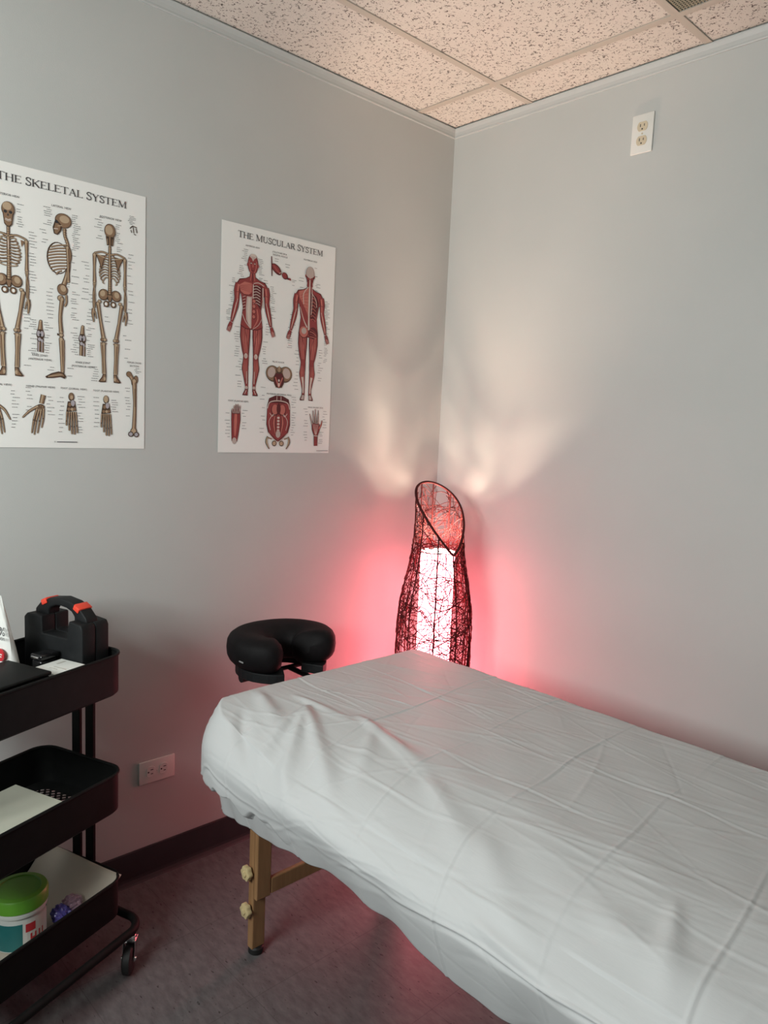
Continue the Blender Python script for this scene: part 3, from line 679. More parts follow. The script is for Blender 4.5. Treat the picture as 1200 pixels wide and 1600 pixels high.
# --- muscular chart
MY, MZ = -0.5552-.4305, 1.2897
T = poster_base('anatomy_poster', 'white muscle chart poster titled THE MUSCULAR SYSTEM, nearer the room corner', MY, MZ, .4305, .6799)
placeM = lambda u, v: (.0030+1e-4, MY+u/1000, MZ+v/1000)
a = Art(MY, MZ); title(a, 'THE MUSCULAR SYSTEM', 54, 642, 18.5, 322); a.build('title_lettering', T)
def muscle(art, ax, back):
    art.ax = ax; S = art.stroke; P = art.poly; E_ = art.ell
    def limb(pts, w, mid='rmid', hi='rlight'):
        S(pts, [x+1.5 for x in w], 'rdark', True); S(pts, [x*.86 for x in w], mid, True)
    # legs
    limb([(21, 392), (22, 355), (20, 318), (17.5, 296), (18.5, 275), (20, 258), (16.5, 230), (13.5, 206), (14, 188)], [34, 35, 26, 18, 20, 22, 15, 9.5, 11])
    for dx, w_ in ((-9, 3), (-2, 5), (6, 4), (11, 2.5)):
        S([(21+dx, 380), (21+dx*.95, 345), (18.5+dx*.6, 305)], [w_*.4, w_, w_*.5], 'rlight', True)
    S([(27, 388), (14, 340), (11, 305)], [1.5, 1.5, 1.2], 'rdark', True); S([(30, 372), (29, 330), (24, 300)], [1.5, 1.4, 1], 'rdark', True)
    for dx, w_ in ((-6, 2.6), (0, 3.4), (6, 2.6)): S([(19+dx*.8, 284), (20+dx, 262), (16+dx*.5, 228)], [1, w_, 1], 'rlight', True)
    if not back:
        E_(18, 296, 6, 8, 'tend', True); E_(18, 295, 3.4, 5, 'skin', True); S([(14, 250), (13.5, 212)], [2, 2.4], 'tend', True)
        E_(14, 200, 5.5, 5, 'skin', True); P([(9, 196), (18, 196), (27, 180), (28, 176), (9, 176)], 'rdark', True); P([(10.5, 194), (16, 194), (24, 180), (11, 179)], 'rmid', True); S([(14, 192), (20, 180)], 2, 'tend', True)
    else:
        S([(19, 248), (15, 222), (14, 196)], [9, 6, 4.5], 'tend', True); S([(15, 286), (16, 250)], 1.2, 'rdark', True)
        P([(9, 192), (19, 192), (27, 176), (26, 172), (9, 173)], 'rdark', True); P([(10.5, 190), (17, 190), (23, 176), (11, 175)], 'skin', True)
    # torso
    P([(0, 548), (9, 548), (11, 534), (24, 527), (46, 522), (56, 508), (52, 488), (40, 478), (36, 456), (33, 438), (36, 412), (40, 385), (20, 376), (0, 376)], 'rdark', True)
    P([(0, 546), (8, 546), (9.5, 532), (24, 525), (44, 519), (53, 507), (50, 490), (38, 477), (34, 456), (31.5, 438), (34.5, 412), (38, 387), (20, 379), (0, 379)], 'rmid', True)
    # arms
    limb([(50, 508), (54, 488), (54, 462), (58, 440), (65, 415), (71, 392)], [18, 20, 16, 18, 14, 7])
    S([(49, 505), (52, 480), (53, 456)], [6, 6, 2], 'rlight', True); S([(56, 450), (61, 425), (69, 398)], [3, 5, 1.5], 'rlight', True); S([(51, 462), (60, 432), (70, 396)], [1.5, 2.5, 1.2], 'tend', True); S([(44, 500), (48, 484), (58, 482)], 1.3, 'rdark', True)
    limb([(72, 391), (77, 378), (82, 364)], [9, 13, 11]); 
    for k in range(4): S([(73+k*2.5, 380-k), (77+k*2.8, 360+k)], 1.1, 'tend' if k % 2 else 'rlight', True)
    if not back:
        # pectoral and fibres on the figure's right, ribs on its left
        P([(-2, 514), (-28, 516), (-46, 504), (-44, 488), (-30, 479), (-12, 480), (-2, 488)], 'rlight'); 
        for k in range(6): S([(-3, 512-k*5), (-25, 506-k*3.2), (-44, 503-k*2.2)], 1.0, 'rmid')
        S([(-46, 500), (-42, 486), (-26, 477), (-3, 480)], 1.8, 'rdark')
        P([(2, 512), (34, 512), (40, 500), (32, 460), (30, 440), (4, 470)], 'rdark')
        for k in range(7):
            v = 508-k*8.5; S([(4, v-2), (16, v+1), (29, v-4)], 2.0, 'tend' if k < 6 else 'skin')
        S([(3, 512), (3, 470)], 3, 'tend'); S([(4, 515), (22, 519), (42, 512)], 2.2, 'tend'); S([(38, 506), (39, 470), (40, 446)], 3.6, 'tend')
        P([(-3, 474), (-19, 474), (-22, 440), (-20, 405), (-6, 380), (-2, 380)], 'skin'); S([(-10, 470), (-12, 430), (-8, 392)], [8, 10, 5], 'tend'); S([(-2, 476), (-2, 380)], 1.4, 'tend')
        for k in range(4): E_(7.5, 462-k*15.5, 6.6, 6.6, 'rdark'); E_(7, 462.5-k*15.5, 5.2, 5.2, 'rlight'); 
        for k in range(5): S([(-24, 470-k*9), (-33, 466-k*9)], 1.8, 'rdark'); S([(-24, 474-k*9), (-34, 470-k*9)], 1.3, 'tend')
        S([(-34, 420), (-22, 398), (-4, 380)], 2.2, 'tend'); S([(18, 440), (22, 410), (6, 382)], [3, 5, 2], 'rlight'); S([(36, 412), (24, 392), (4, 378)], 1.4, 'tend')
        E_(0, 571, 19, 30.5, 'rdark'); E_(0, 571, 17.4, 29, 'rmid'); P([(-12, 592), (0, 584), (12, 592), (8, 600), (0, 601.5), (-8, 600)], 'tend'); P([(-9, 594), (0, 579), (9, 594)], 'skin')
        E_(6.5, 573, 4.6, 3.0, 'rdark', True); E_(6.5, 573, 3.0, 1.4, 'tend', True); S([(0, 574), (0, 562)], [2, 3.4], 'rlight'); S([(-5.5, 553), (0, 552), (5.5, 553)], 2.2, 'rdark'); S([(-13, 580), (-11, 560), (-6, 546)], 2.4, 'rlight', True); E_(19, 568, 2.2, 5, 'rmid', True)
        S([(4, 544), (8, 522)], 2.2, 'rlight', True); S([(0, 545), (0, 518)], 2.2, 'rdark')
    else:
        P([(-4, 536), (-20, 526), (-42, 518), (-40, 500), (-8, 455), (-3, 440)], 'rlight'); P([(4, 522), (30, 510), (40, 490), (32, 462), (22, 430), (4, 440)], 'rdark')
        for k in range(6): S([(-5, 520-k*11), (-20, 514-k*9), (-36, 505-k*8)], 1.0, 'rmid')
        for k in range(7): v = 500-k*11; S([(8, v), (17, v+3), (27, v-4)], 1.9, 'rlight')
        S([(8, 520), (26, 500), (31, 476)], 2, 'tend'); S([(0, 552), (0, 500), (0, 440), (1, 400)], [5, 8, 6, 9], 'skin'); S([(0, 552), (0, 400)], 2.6, 'tend'); S([(9, 545), (11, 500), (9, 450)], 2.2, 'tend')
        S([(-6, 536), (-24, 512), (-22, 480)], 2.4, 'tend'); S([(-36, 470), (-20, 430), (-6, 408)], [1.5, 3, 5], 'tend')
        E_(-19, 392, 18.5, 19, 'rdark'); E_(-19, 393, 17, 17.5, 'rlight'); E_(-18, 396, 10, 10, 'skin'); E_(19, 392, 18, 19, 'rdark')
        for k in range(4): S([(6, 404-k*8), (20, 400-k*7), (33, 388-k*4)], 2.2, 'rlight' if k % 2 else 'rmid')
        E_(0, 575, 17.5, 26, 'rdark'); E_(0, 576, 16.2, 24.5, 'skin'); P([(-16, 572), (-8, 566), (0, 562), (8, 566), (16, 572), (12, 550), (-12, 550)], 'rdark'); E_(7, 562, 5.5, 4, 'rmid', True); E_(17.5, 570, 2.2, 5, 'rmid', True)
        P([(-10, 556), (10, 556), (12, 538), (-12, 538)], 'rmid'); S([(0, 560), (0, 535)], 4, 'tend'); S([(6, 555), (8, 536)], 2, 'rdark', True)
a = Art(MY, MZ); muscle(a, 109, False); a.build('muscle_figure_illustration', T)
a = Art(MY, MZ); muscle(a, 327, True); a.build('muscle_figure_illustration', T)
a = Art(MY, MZ); a.stroke([(176, 607), (178, 575), (179, 548)], [3, 4.5, 3], 'rdark'); a.ell(196, 571, 22, 12, 'rdark', rot=-.65); a.ell(194, 573, 17, 8, 'rmid', rot=-.65); a.stroke([(186, 580), (200, 566), (214, 558)], 1.6, 'rlight'); a.stroke([(206, 560), (218, 566), (228, 560)], 1.4, 'tend')
a.ell(228, 556, 12, 10, 'rdark', rot=-.5); a.ell(227, 556.5, 9.5, 7.8, 'rmid', rot=-.5); a.stroke([(238, 550), (252, 547)], [7, 4], 'rdark'); a.ell(247, 549, 4, 3.6, 'rmid'); a.build('muscle_fibre_illustration', T)
a = Art(MY, MZ); a.ax = 216
a.ell(24, 250, 27, 25, 'bdark', True, rot=.5); a.ell(25, 251, 24.5, 22.5, 'bmid', True, rot=.5); a.ell(29, 254, 14, 17, 'skin', True, rot=.4); a.stroke([(16, 228), (8, 208)], 8, 'bmid', True)
a.ell(0, 232, 21, 26, 'bdark'); a.ell(0, 233, 18.5, 23.5, 'rdark'); a.stroke([(-14, 240), (0, 208)], 4, 'rlight'); a.stroke([(14, 240), (0, 208)], 4, 'rlight'); a.ell(0, 262, 12, 11, 'bdark'); a.ell(0, 264, 9, 8, 'bmid'); a.stroke([(0, 276), (0, 258)], 3, 'blight'); a.ell(0, 230, 3.6, 4, 'tend'); a.ell(0, 217, 3.4, 6, 'tend'); a.build('pelvis_illustration', T)
a = Art(MY, MZ); a.ax = 218
a.poly([(-38, 172), (-14, 182), (14, 182), (38, 172), (44, 150), (46, 90), (38, 62), (0, 34), (-38, 62), (-46, 90), (-44, 150)], 'rdark'); a.poly([(-36, 158), (36, 158), (43, 140), (43, 92), (34, 64), (0, 38), (-34, 64), (-43, 92), (-43, 140)], 'rmid')
a.stroke([(-43, 140), (-34, 160), (0, 166), (34, 160), (43, 140)], 3, 'tend'); a.stroke([(-8, 180), (-8, 168)], 2, 'tend', True); a.ell(14, 136, 15, 19, 'rdark', True); a.ell(14, 138, 12, 16, 'rlight', True); a.ell(0, 140, 8, 18, 'rdark')
a.stroke([(12, 122), (16, 95), (10, 58)], [5, 12, 5], 'rdark', True); a.stroke([(13, 120), (17, 95), (11, 60)], [2, 7, 2], 'rlight', True); a.stroke([(22, 122), (36, 100), (30, 72)], 1.8, 'tend', True); a.stroke([(34, 126), (24, 116), (18, 124)], 1.8, 'tend', True)
for k in range(5): a.ell(0, 112-k*10, 5, 3.6, 'tend'); 
a.ell(0, 60, 9, 12, 'skin'); a.stroke([(-38, 64), (0, 35), (38, 64)], 2.4, 'tend')
a.stroke([(40, 52), (44, 34), (33, 12)], [5, 9, 3], 'bdark', True); a.stroke([(40, 50), (43, 34), (34, 16)], [3, 6, 2], 'blight', True); a.ell(14, 30, 9, 9, 'bdark', True); a.ell(14, 30, 6.5, 6.5, 'blight', True); a.stroke([(24, 44), (38, 48)], 4, 'bmid', True); a.build('abdomen_illustration', T)
a = Art(MY, MZ); a.ax = 0
a.stroke([(59, 132), (60, 100), (58, 60), (56, 34)], [31, 33, 26, 19], 'rdark'); a.stroke([(60, 130), (60, 100), (58, 60), (57, 36)], [27, 29, 22, 15], 'rmid'); a.ell(56, 36, 8, 10, 'skin'); a.stroke([(60, 125), (59, 90), (58, 50)], [8, 12, 3], 'rlight'); a.stroke([(52, 120), (53, 80)], 1.3, 'rdark'); a.stroke([(67, 122), (65, 80)], 1.3, 'rdark')
for k, (x, y) in enumerate(((47, 132), (53, 141), (59, 146), (66, 146), (74, 142))): a.stroke([(50+k*5, 118), (x, y)], [5, 5.5], 'rdark'); a.stroke([(50+k*5, 120), (x, y-1)], [2.5, 3], 'skin'); a.ell(x, y, 2.6, 3, 'skin')
a.build('foot_illustration', T)
a = Art(MY, MZ)
a.stroke([(372, 24), (371, 58)], [15, 16], 'rdark'); a.stroke([(372, 26), (371, 58)], [12, 12], 'rmid'); a.poly([(352, 100), (385, 98), (388, 78), (379, 56), (364, 56), (354, 78)], 'rdark'); a.poly([(355, 98), (383, 96), (385, 78), (377, 58), (366, 58), (357, 78)], 'rmid')
for (x0, y0, x1, y1) in ((355, 96, 343, 130), (363, 99, 356, 141), (371, 100, 366, 146), (379, 98, 379, 143)): a.stroke([(x0, y0), (x1, y1)], [7, 3.6], 'rdark'); a.stroke([(x0, y0), (x1, y1)], [3.4, 1.8], 'skin')
a.stroke([(384, 82), (393, 95), (396, 110)], [9, 6, 3.4], 'rdark'); a.stroke([(384, 82), (393, 95), (396, 108)], [5, 3, 1.6], 'rlight')
for k in range(4): a.stroke([(359+k*7, 96), (369+k*1.5, 62)], 1.5, 'tend')
a.stroke([(364, 58), (379, 57)], 3, 'tend'); a.build('hand_illustration', T)
text_mesh('caption_lettering', [('ANTERIOR VIEW', 107, 620, 50), ('STRUCTURE OF A', 206, 619, 54), ('SKELETAL MUSCLE', 208, 611, 56), ('POSTERIOR VIEW', 327, 617, 54), ('PELVIC FLOOR', 212, 285, 45), ('POSTERIOR ABDOMINAL WALL', 219, 184, 96),
    ('FOOT (PLANTAR VIEW)', 68, 155, 72), ('HAND (PALMAR VIEW)', 367, 149, 64)], M_ink, T, placeM, 1.0)
D_ = lambda *q: label_column(MY, MZ, T, *q)
D_(60, 88, 560, 610, 5.5, 'r'); D_(50, 75, 528, 560, 6, 'r'); D_(30, 48, 430, 520, 5.5, 'r'); D_(16, 34, 396, 440, 5, 'r'); D_(130, 145, 528, 590, 5, 'l'); D_(150, 175, 505, 530, 7, 'l'); D_(176, 190, 440, 515, 6, 'l'); D_(180, 205, 405, 430, 9, 'l'); D_(48, 66, 290, 380, 7, 'r'); D_(152, 165, 270, 345, 7, 'l')
D_(160, 185, 360, 400, 8, 'l'); D_(40, 76, 190, 285, 8, 'r'); D_(150, 170, 195, 205, 5, 'l'); D_(22, 40, 40, 120, 10, 'r'); D_(84, 100, 55, 130, 9, 'l'); D_(140, 165, 55, 180, 12, 'r'); D_(270, 280, 45, 180, 8, 'l'); D_(310, 335, 40, 145, 9, 'r'); D_(385, 400, 25, 70, 6, 'l'); D_(400, 412, 80, 140, 9, 'l')
D_(345, 360, 555, 600, 12, 'l'); D_(352, 372, 505, 550, 5, 'l'); D_(395, 412, 300, 500, 5, 'l'); D_(280, 300, 505, 560, 9, 'r'); D_(245, 272, 405, 470, 7, 'r'); D_(235, 262, 330, 400, 7, 'r'); D_(372, 392, 240, 340, 8, 'l'); D_(272, 292, 200, 330, 11, 'r'); D_(186, 230, 588, 602, 7, 'l'); D_(228, 250, 572, 592, 8, 'l'); D_(255, 270, 530, 548, 5, 'l')
a = Art(MY, MZ, 3); a.stroke([(376, 8), (426, 8)], 1.4, 'gray'); a.build('small_print', T)

# ------------------------------------------------------------------ massage table
TX0, TX1, TY0, TY1, TZ = 0.392, 2.26, -1.250, -0.490, 0.70     # footprint and top height
tb = thing('massage_table', 'portable massage table with maple legs under a white sheet', 'table', ((TX0+TX1)/2, (TY0+TY1)/2, 0))
ox, oy = (TX0+TX1)/2, (TY0+TY1)/2
def loc_(x, y): return x-ox, y-oy
def rrect(x0, x1, y0, y1, r, n=8):
    pts = []
    for cx, cy, a0 in ((x1-r, y1-r, 0), (x0+r, y1-r, PI/2), (x0+r, y0+r, PI), (x1-r, y0+r, 1.5*PI)):
        for k in range(n+1):
            a_ = a0+PI/2*k/n; pts.append((cx+r*math.cos(a_), cy+r*math.sin(a_)))
    return pts
hx, hy = (TX1-TX0)/2, (TY1-TY0)/2
m = MB(); m.prism(rrect(-hx+.03, hx-.03, -hy+.135, hy-.03, .07), .612, .668); m.build('padded_top', M_padding, tb, bevel=.012, seg=3, smooth=True)
m = MB()
m.box(-hx+.04, hx-.04, -hy+.10, -hy+.12, .52, .615); m.box(-hx+.04, hx-.04, hy-.07, hy-.05, .52, .615); m.box(-hx+.04, -hx+.06, -hy+.12, hy-.07, .52, .615); m.box(hx-.06, hx-.04, -hy+.12, hy-.07, .52, .615)
m.box(-.02, .02, -hy+.12, hy-.07, .52, .615)
m.build('frame', M_wood, tb, bevel=.002)
for sx in (-1, 1):
    for sy in (-1, 1):
        X = 0.478-ox if sx < 0 else hx-.085
        Y = -1.128-oy if sy < 0 else hy-.115
        ins = 1 if sx < 0 else -1
        m = MB(); m.box(X-.013, X+.010, Y-.020, Y+.020, .018, .48)
        leg = m.build('leg', M_wood, tb, bevel=.003)
        m = MB(); m.lathe([(.017, 0), (.020, .003), (.020, .016), (.016, .02)], 20, (X-.001, Y, 0)); m.build('foot_cap', M_rubber, leg, smooth=True)
        m = MB(); m.box(min(X+ins*.0140, X+ins*.029), max(X+ins*.0140, X+ins*.029), Y-.022, Y+.022, .165, .60); m.build('upper_leg', M_wood, leg, bevel=.003)
        for kz in (.232, .128):
            m = MB(); pts = []
            for k in range(32):
                a_ = 2*PI*k/32; r = .0185*(1+.10*math.cos(6*a_)); pts.append((r*math.cos(a_), r*math.sin(a_)))
            TT = Matrix.Translation((X-.004, Y+sy*.021, kz)) @ Matrix.Rotation(-sy*PI/2, 4, 'X')
            m.prism(pts, .004, .018, T=TT); m.prism([(p[0]*.45, p[1]*.45) for p in pts], 0, .022, T=TT)
            m.build('knob', M_knob, leg, bevel=.0025, seg=2, smooth=True)
for sx in (-1, 1):
    X = 0.478-ox+.022 if sx < 0 else hx-.085-.022
    m = MB(); m.box(X-.007, X+.007, -1.128-oy+.0225, hy-.1375, .168, .212); m.build('crossbar', M_wood, tb, bevel=.003)

# ------------------------------------------------------------------ the sheet draped over it
def build_sheet():
    rg = np.random.default_rng(11)
    r0 = .125
    x0, x1, y0, y1 = TX0, TX1, TY0, TY1
    # perimeter as a function of arc length, for a rounded rectangle of inset e
    segs = []
    # base perimeter points on the core rectangle (corner centres) with outward direction
    NX, NY, NC = 600, 200, 56
    cx0, cx1, cy0, cy1 = x0+r0, x1-r0, y0+r0, y1-r0
    C = []; Dn = []
    def side(a, b, n, d):
        for k in range(n):
            t = k/n; C.append((a[0]+(b[0]-a[0])*t, a[1]+(b[1]-a[1])*t)); Dn.append(d)
    def corner(c, a0):
        for k in range(NC):
            an = a0+PI/2*k/NC; C.append(c); Dn.append((math.cos(an), math.sin(an)))
    side((cx0, cy0), (cx1, cy0), NX, (0, -1)); corner((cx1, cy0), -PI/2)
    side((cx1, cy0), (cx1, cy1), NY, (1, 0)); corner((cx1, cy1), 0)
    side((cx1, cy1), (cx0, cy1), NX, (0, 1)); corner((cx0, cy1), PI/2)
    side((cx0, cy1), (cx0, cy0), NY, (-1, 0)); corner((cx0, cy0), PI)
    C = np.array(C, float); Dn = np.array(Dn, float); N = len(C)
    Dn /= np.linalg.norm(Dn, axis=1)[:, None]
    edge = C + Dn*r0
    arc = np.concatenate([[0], np.cumsum(np.linalg.norm(np.diff(np.vstack([edge, edge[:1]]), axis=0), axis=1))])[:-1]
    per = arc[-1] + np.linalg.norm(edge[0]-edge[-1])
    # rings: from the rim inwards the point slides from edge to the medial core
    med = (y1-y0)/2
    core = np.column_stack([np.clip(edge[:, 0], x0+med, x1-med), np.full(N, (y0+y1)/2)])
    nin = 140
    tin = np.linspace(1, 0, nin)                     # 1 = medial line, 0 = rim
    nout = 90
    drop = np.linspace(0, 1, nout+1)[1:]
    near = np.clip(-Dn[:, 1], 0, 1)**1.5             # 1 on the long side that faces the room
    head = np.clip(-Dn[:, 0], 0, 1)
    V = []
    def lerp(a, b, t): return a*(1-t)+b*t
    # hem height and outward set varying along the perimeter
    def fn(seed, lams, amps):
        g = np.random.default_rng(seed); s_ = np.zeros(N)
        for l, a_ in zip(lams, amps):
            k = max(1, round(per/l)); s_ += a_*np.sin(2*PI*k*arc/per+g.uniform(0, 2*PI))
        return s_
    hemz = .455 - .055*np.clip(-Dn[:, 0], 0, 1) - .058*np.exp(-((edge[:, 0]-.54)/.17)**2)*np.clip(-Dn[:, 1], 0, 1) + fn(3, (1.3, .5, .17), (.012, .008, .004)) + .012*near
    for t in tin:                                    # top surface
        p = edge*(1-t) + core*t
        # near side slumps gently towards the edge, the rest is a firm padded edge
        d = np.minimum.reduce([p[:, 0]-x0, x1-p[:, 0], y1-p[:, 1]])
        z = TZ - .022*np.clip(1-d/.035, 0, 1)**2.0
        # soft crown of the padding
        dn = p[:, 1]-y0
        s_ = np.clip(1-dn/.20, 0, 1)
        fx = np.clip((p[:, 0]-x0-.02)/.30, .08, 1)
        z = np.minimum(z, TZ+.001) - fx*(.030*s_**1.2+.035*s_**3)
        V.append(np.column_stack([p, z]))
    zr = V[-1][:, 2].copy()
    s3 = V[-1].copy()
    for q in drop:                                   # skirt
        z = lerp(zr, hemz, q)
        # outward profile: bulges out just under the rim then hangs and tucks under
        out = near*(.040*np.sin(np.clip(q/.32, 0, 1)*PI/2) - .045*np.clip((q-.35)/.65, 0, 1)**1.2)
        out += (1-near)*(.012*np.sin(np.clip(q/.25, 0, 1)*PI/2) + .006*q)
        cor = near*0
        p = edge + Dn*out[:, None]
        V.append(np.column_stack([p, z]))
    V = np.array(V)                                  # rings x N x 3
    R, N = V.shape[:2]
    # ---- normals of the smooth form
    du = np.roll(V, -1, axis=1)-np.roll(V, 1, axis=1)
    dv = np.gradient(V, axis=0)
    nrm = np.cross(dv, du); ln = np.linalg.norm(nrm, axis=2, keepdims=True); ln[ln < 1e-9] = 1; nrm = nrm/ln
    top = (np.arange(R) < nin)[:, None]
    # make normals point out
    sg = np.where(top, np.sign(nrm[..., 2]), np.sign((nrm[..., :2]*Dn[None]).sum(-1)))
    sg[sg == 0] = 1; nrm *= sg[..., None]
    nrm[:3] = (0, 0, 1)
    X, Y, Z = V[..., 0], V[..., 1], V[..., 2]
    # flattened cloth coordinates: on the skirt, Yc continues below the rim
    dwn = np.where(top, 0, (V[nin-1][None, :, 2]-Z))
    Xc = X - dwn*np.clip(-Dn[None, :, 0], 0, 1)
    Yc = Y + dwn*np.sign(Dn[None, :, 1])*np.abs(Dn[None, :, 1])
    Dp = np.zeros((R, N))
    # folded-in-the-pack crease grid
    def ridge(d, w_): return np.exp(-(d/w_)**2)
    wob = .006*np.sin(Xc*9+1)+.004*np.sin(Xc*23+Yc*7)
    for k in range(-1, 9):
        xk = .735+.2145*k
        amp = (.0011 if k % 2 else .0016)*(.7+.3*np.sin(Yc*11+k*2))
        dd = Xc-xk-.10*np.clip(-.6-Yc, 0, 1)*.8+.004*np.sin(Yc*17+k)
        Dp += amp*ridge(dd, .0030) - amp*.5*ridge(dd-.007, .0036)
    for k, yk in enumerate((-.585, -.775, -.965, -1.155, -1.37)):
        amp = (.0008, .0012, .0011, .0008, .0034)[k]*(.55+.45*np.sin(Xc*(9 if k < 4 else 5)+k*1.7))
        dd = Yc-yk-wob-.03*np.sin(Xc*2.6+k)
        Dp += amp*ridge(dd, .0030) - amp*.8*ridge(dd+.007, .005)
    # long fine wrinkles, mostly along the table
    for _ in range(300):
        a_ = np.array([rg.uniform(.42, 2.2), rg.uniform(-1.40, -.5)])
        Lg = rg.uniform(.05, .30); an = rg.normal(.12, .22) if rg.random() < .85 else rg.uniform(-1.6, 1.6)
        d = np.array([math.cos(an), math.sin(an)]); amp = rg.uniform(.0003, .0012)*rg.choice([1, 1, 1, -.7]); wd = rg.uniform(.0022, .006)
        rx, ry = Xc-a_[0], Yc-a_[1]; al = rx*d[0]+ry*d[1]; ac = -rx*d[1]+ry*d[0]+rg.uniform(-.12, .12)*(al**2)/max(Lg, .1)
        Dp += amp*ridge(ac, wd)*np.clip(1-np.abs(al/Lg)**2, 0, 1)
    # broad soft pulls radiating from the near head corner region down the side
    for (px, py, an, Lg, amp, wd) in ((.60, -1.08, -.50, .42, .011, .012), (.60, -1.08, -.85, .36, .011, .012), (.60, -1.08, -1.25, .26, .008, .011), (.44, -1.12, -.30, .26, .010, .014), (.50, -1.20, -.60, .24, -.010, .014), (.72, -1.02, -.22, .34, .008, .010), (.52, -1.06, .05, .25, .006, .008),
                                      (.80, -1.04, -.9, .28, .006, .014), (1.02, -1.10, -.45, .34, .006, .016), (1.22, -1.16, -.6, .30, .006, .02), (1.45, -1.18, -.15, .3, .008, .02), (1.55, -1.10, -1.2, .2, .007, .012), (1.3, -1.30, -.2, .3, .006, .012)):
        d = (math.cos(an), math.sin(an)); rx, ry = Xc-px, Yc-py; al = rx*d[0]+ry*d[1]; ac = -rx*d[1]+ry*d[0]
        w2 = wd*(1+np.clip(al, 0, 1)/Lg*1.3)
        Dp += amp*ridge(ac, w2)*np.clip(al/.06+.2, 0, 1)*np.clip((Lg-al)/.14, 0, 1)
    # soft pillowing between creases
    Dp += .0012*np.sin(Xc*29.3+.6)*np.sin(Yc*33+.4)*top + .0035*np.sin(Xc*14+Yc*6)*np.sin(Yc*13+2)*(~top)
    # vertical drape folds on the skirt, fading in below the rim
    q = np.clip(dwn/.2, 0, 1)
    aa = arc[None, :]
    fold = (.006*np.sin(2*PI*aa/.23+1.2*np.sin(aa*5))+.003*np.sin(2*PI*aa/.105+2*np.sin(aa*3.1)))
    Dp += fold*q*np.where(near[None] > .5, .55, 1.0)
    Vn = V + nrm*Dp[..., None]
    # pouch of gathered cloth at the near head corner: swells out above z ~0.57, tucks in below
    ca = np.array([x0+.05, y0+.03]); dist = np.hypot(X-ca[0]-.04, (Y-ca[1])*1.3)
    wgt = np.exp(-(dist/.17)**2)*(~top)
    zz = Vn[..., 2]
    wav = .012*np.sin(aa*42)+.008*np.sin(aa*90+1)
    bul = .026*np.clip((.66-zz)/.14, 0, 1)*np.where(zz > .515+wav, 1, np.clip(1-((.515+wav)-zz)/.010, 0, 1)) - .016*(zz < .505+wav)
    Vn[..., 0] += Dn[None, :, 0]*bul*wgt; Vn[..., 1] += Dn[None, :, 1]*bul*wgt
    # keep the medial seam flat
    Vn[0, :, 2] = Vn[1, :, 2]
    # settle within bounds above the padding
    verts = Vn.reshape(-1, 3)
    idx = np.arange(R*N).reshape(R, N)
    a_ = idx[:-1]; b_ = idx[1:]
    F = np.stack([a_, np.roll(a_, -1, 1), np.roll(b_, -1, 1), b_], axis=-1).reshape(-1, 4)
    me = bpy.data.meshes.new('massage_table_sheet')
    me.from_pydata(verts.tolist(), [], F.tolist()); me.materials.append(M_sheet)
    bm = bmesh.new(); bm.from_mesh(me)
    bmesh.ops.remove_doubles(bm, verts=[v for v in bm.verts[:] if abs(v.co.y-(y0+y1)/2) < .004], dist=.0012)
    bmesh.ops.recalc_face_normals(bm, faces=bm.faces)
    bm.to_mesh(me); bm.free()
    me.polygons.foreach_set('use_smooth', [True]*len(me.polygons)); me.update()
    o = bpy.data.objects.new('massage_table_sheet', me); COL.objects.link(o)
    sm = o.modifiers.new('thickness', 'SOLIDIFY'); sm.thickness = .0006; sm.offset = -1
    tag(o, 'creased white disposable sheet draped over the massage table', 'sheet')
    return o
build_sheet()

# ------------------------------------------------------------------ face cradle
fc = thing('face_cradle', 'black padded horseshoe face cradle fixed to the head end of the massage table', 'face cradle', (0.200, -0.871, 0.676))
def cushion():
    m = MB(); n = 56; k2 = 22; A0 = math.radians(28); vs = []
    for i in range(n+1):
        t = i/n; a_ = A0 + (2*PI-2*A0)*t
        cx, cy = .092*math.cos(a_)*.92, .103*math.sin(a_)
        T_ = Vector((-math.sin(a_)*.92*.088, .098*math.cos(a_), 0)).normalized(); O = Vector((T_.y, -T_.x, 0))
        endf = min(1, math.sqrt(max(0, 1-(1-min(t, 1-t)/.07)**2))) if min(t, 1-t) < .07 else 1
        wr = .066*endf+.001; hr = .051*endf+.001
        for k in range(k2):
            b_ = 2*PI*k/k2; c_, s_ = math.cos(b_), math.sin(b_)
            c_ = math.copysign(abs(c_)**.75, c_); s_ = math.copysign(abs(s_)**.75, s_)
            tilt = .010*c_                          # inner lip lower
            vs.append(Vector((cx, cy, .038)) + O*(wr*c_) + Vector((0, 0, hr*s_+tilt)))
    fs = [(i*k2+k, i*k2+(k+1) % k2, (i+1)*k2+(k+1) % k2, (i+1)*k2+k) for i in range(n) for k in range(k2)]
    fs += [tuple(range(k2)), tuple(n*k2+k for k in range(k2-1, -1, -1))]
    m.add(vs, fs); return m
cs = cushion().build('cushion', M_vinyl, fc, smooth=True, angle=math.radians(70))
m = MB(); m.box(.02, .045, -.166, -.1645, .028, .032); m.build('tag', mat('grey_tag', (0.25, 0.25, 0.25), .5), cs)
m = MB()
pts_o = [(.132*math.cos(a_), .140*math.sin(a_)) for a_ in [math.radians(30)+(2*PI-math.radians(60))*k/30 for k in range(31)]]
pts_i = [(.062*math.cos(a_), .068*math.sin(a_)) for a_ in [math.radians(30)+(2*PI-math.radians(60))*k/30 for k in range(31)]]
vs = [(x, y, z) for z in (-.034, -.006) for ring in (pts_o, pts_i) for x, y in ring]
n = 31; fs = []
for k in range(n-1):
    fs += [(k, k+1, n+k+1, n+k), (2*n+k, 3*n+k, 3*n+k+1, 2*n+k+1), (k, 2*n+k, 2*n+k+1, k+1), (n+k, n+k+1, 3*n+k+1, 3*n+k)]
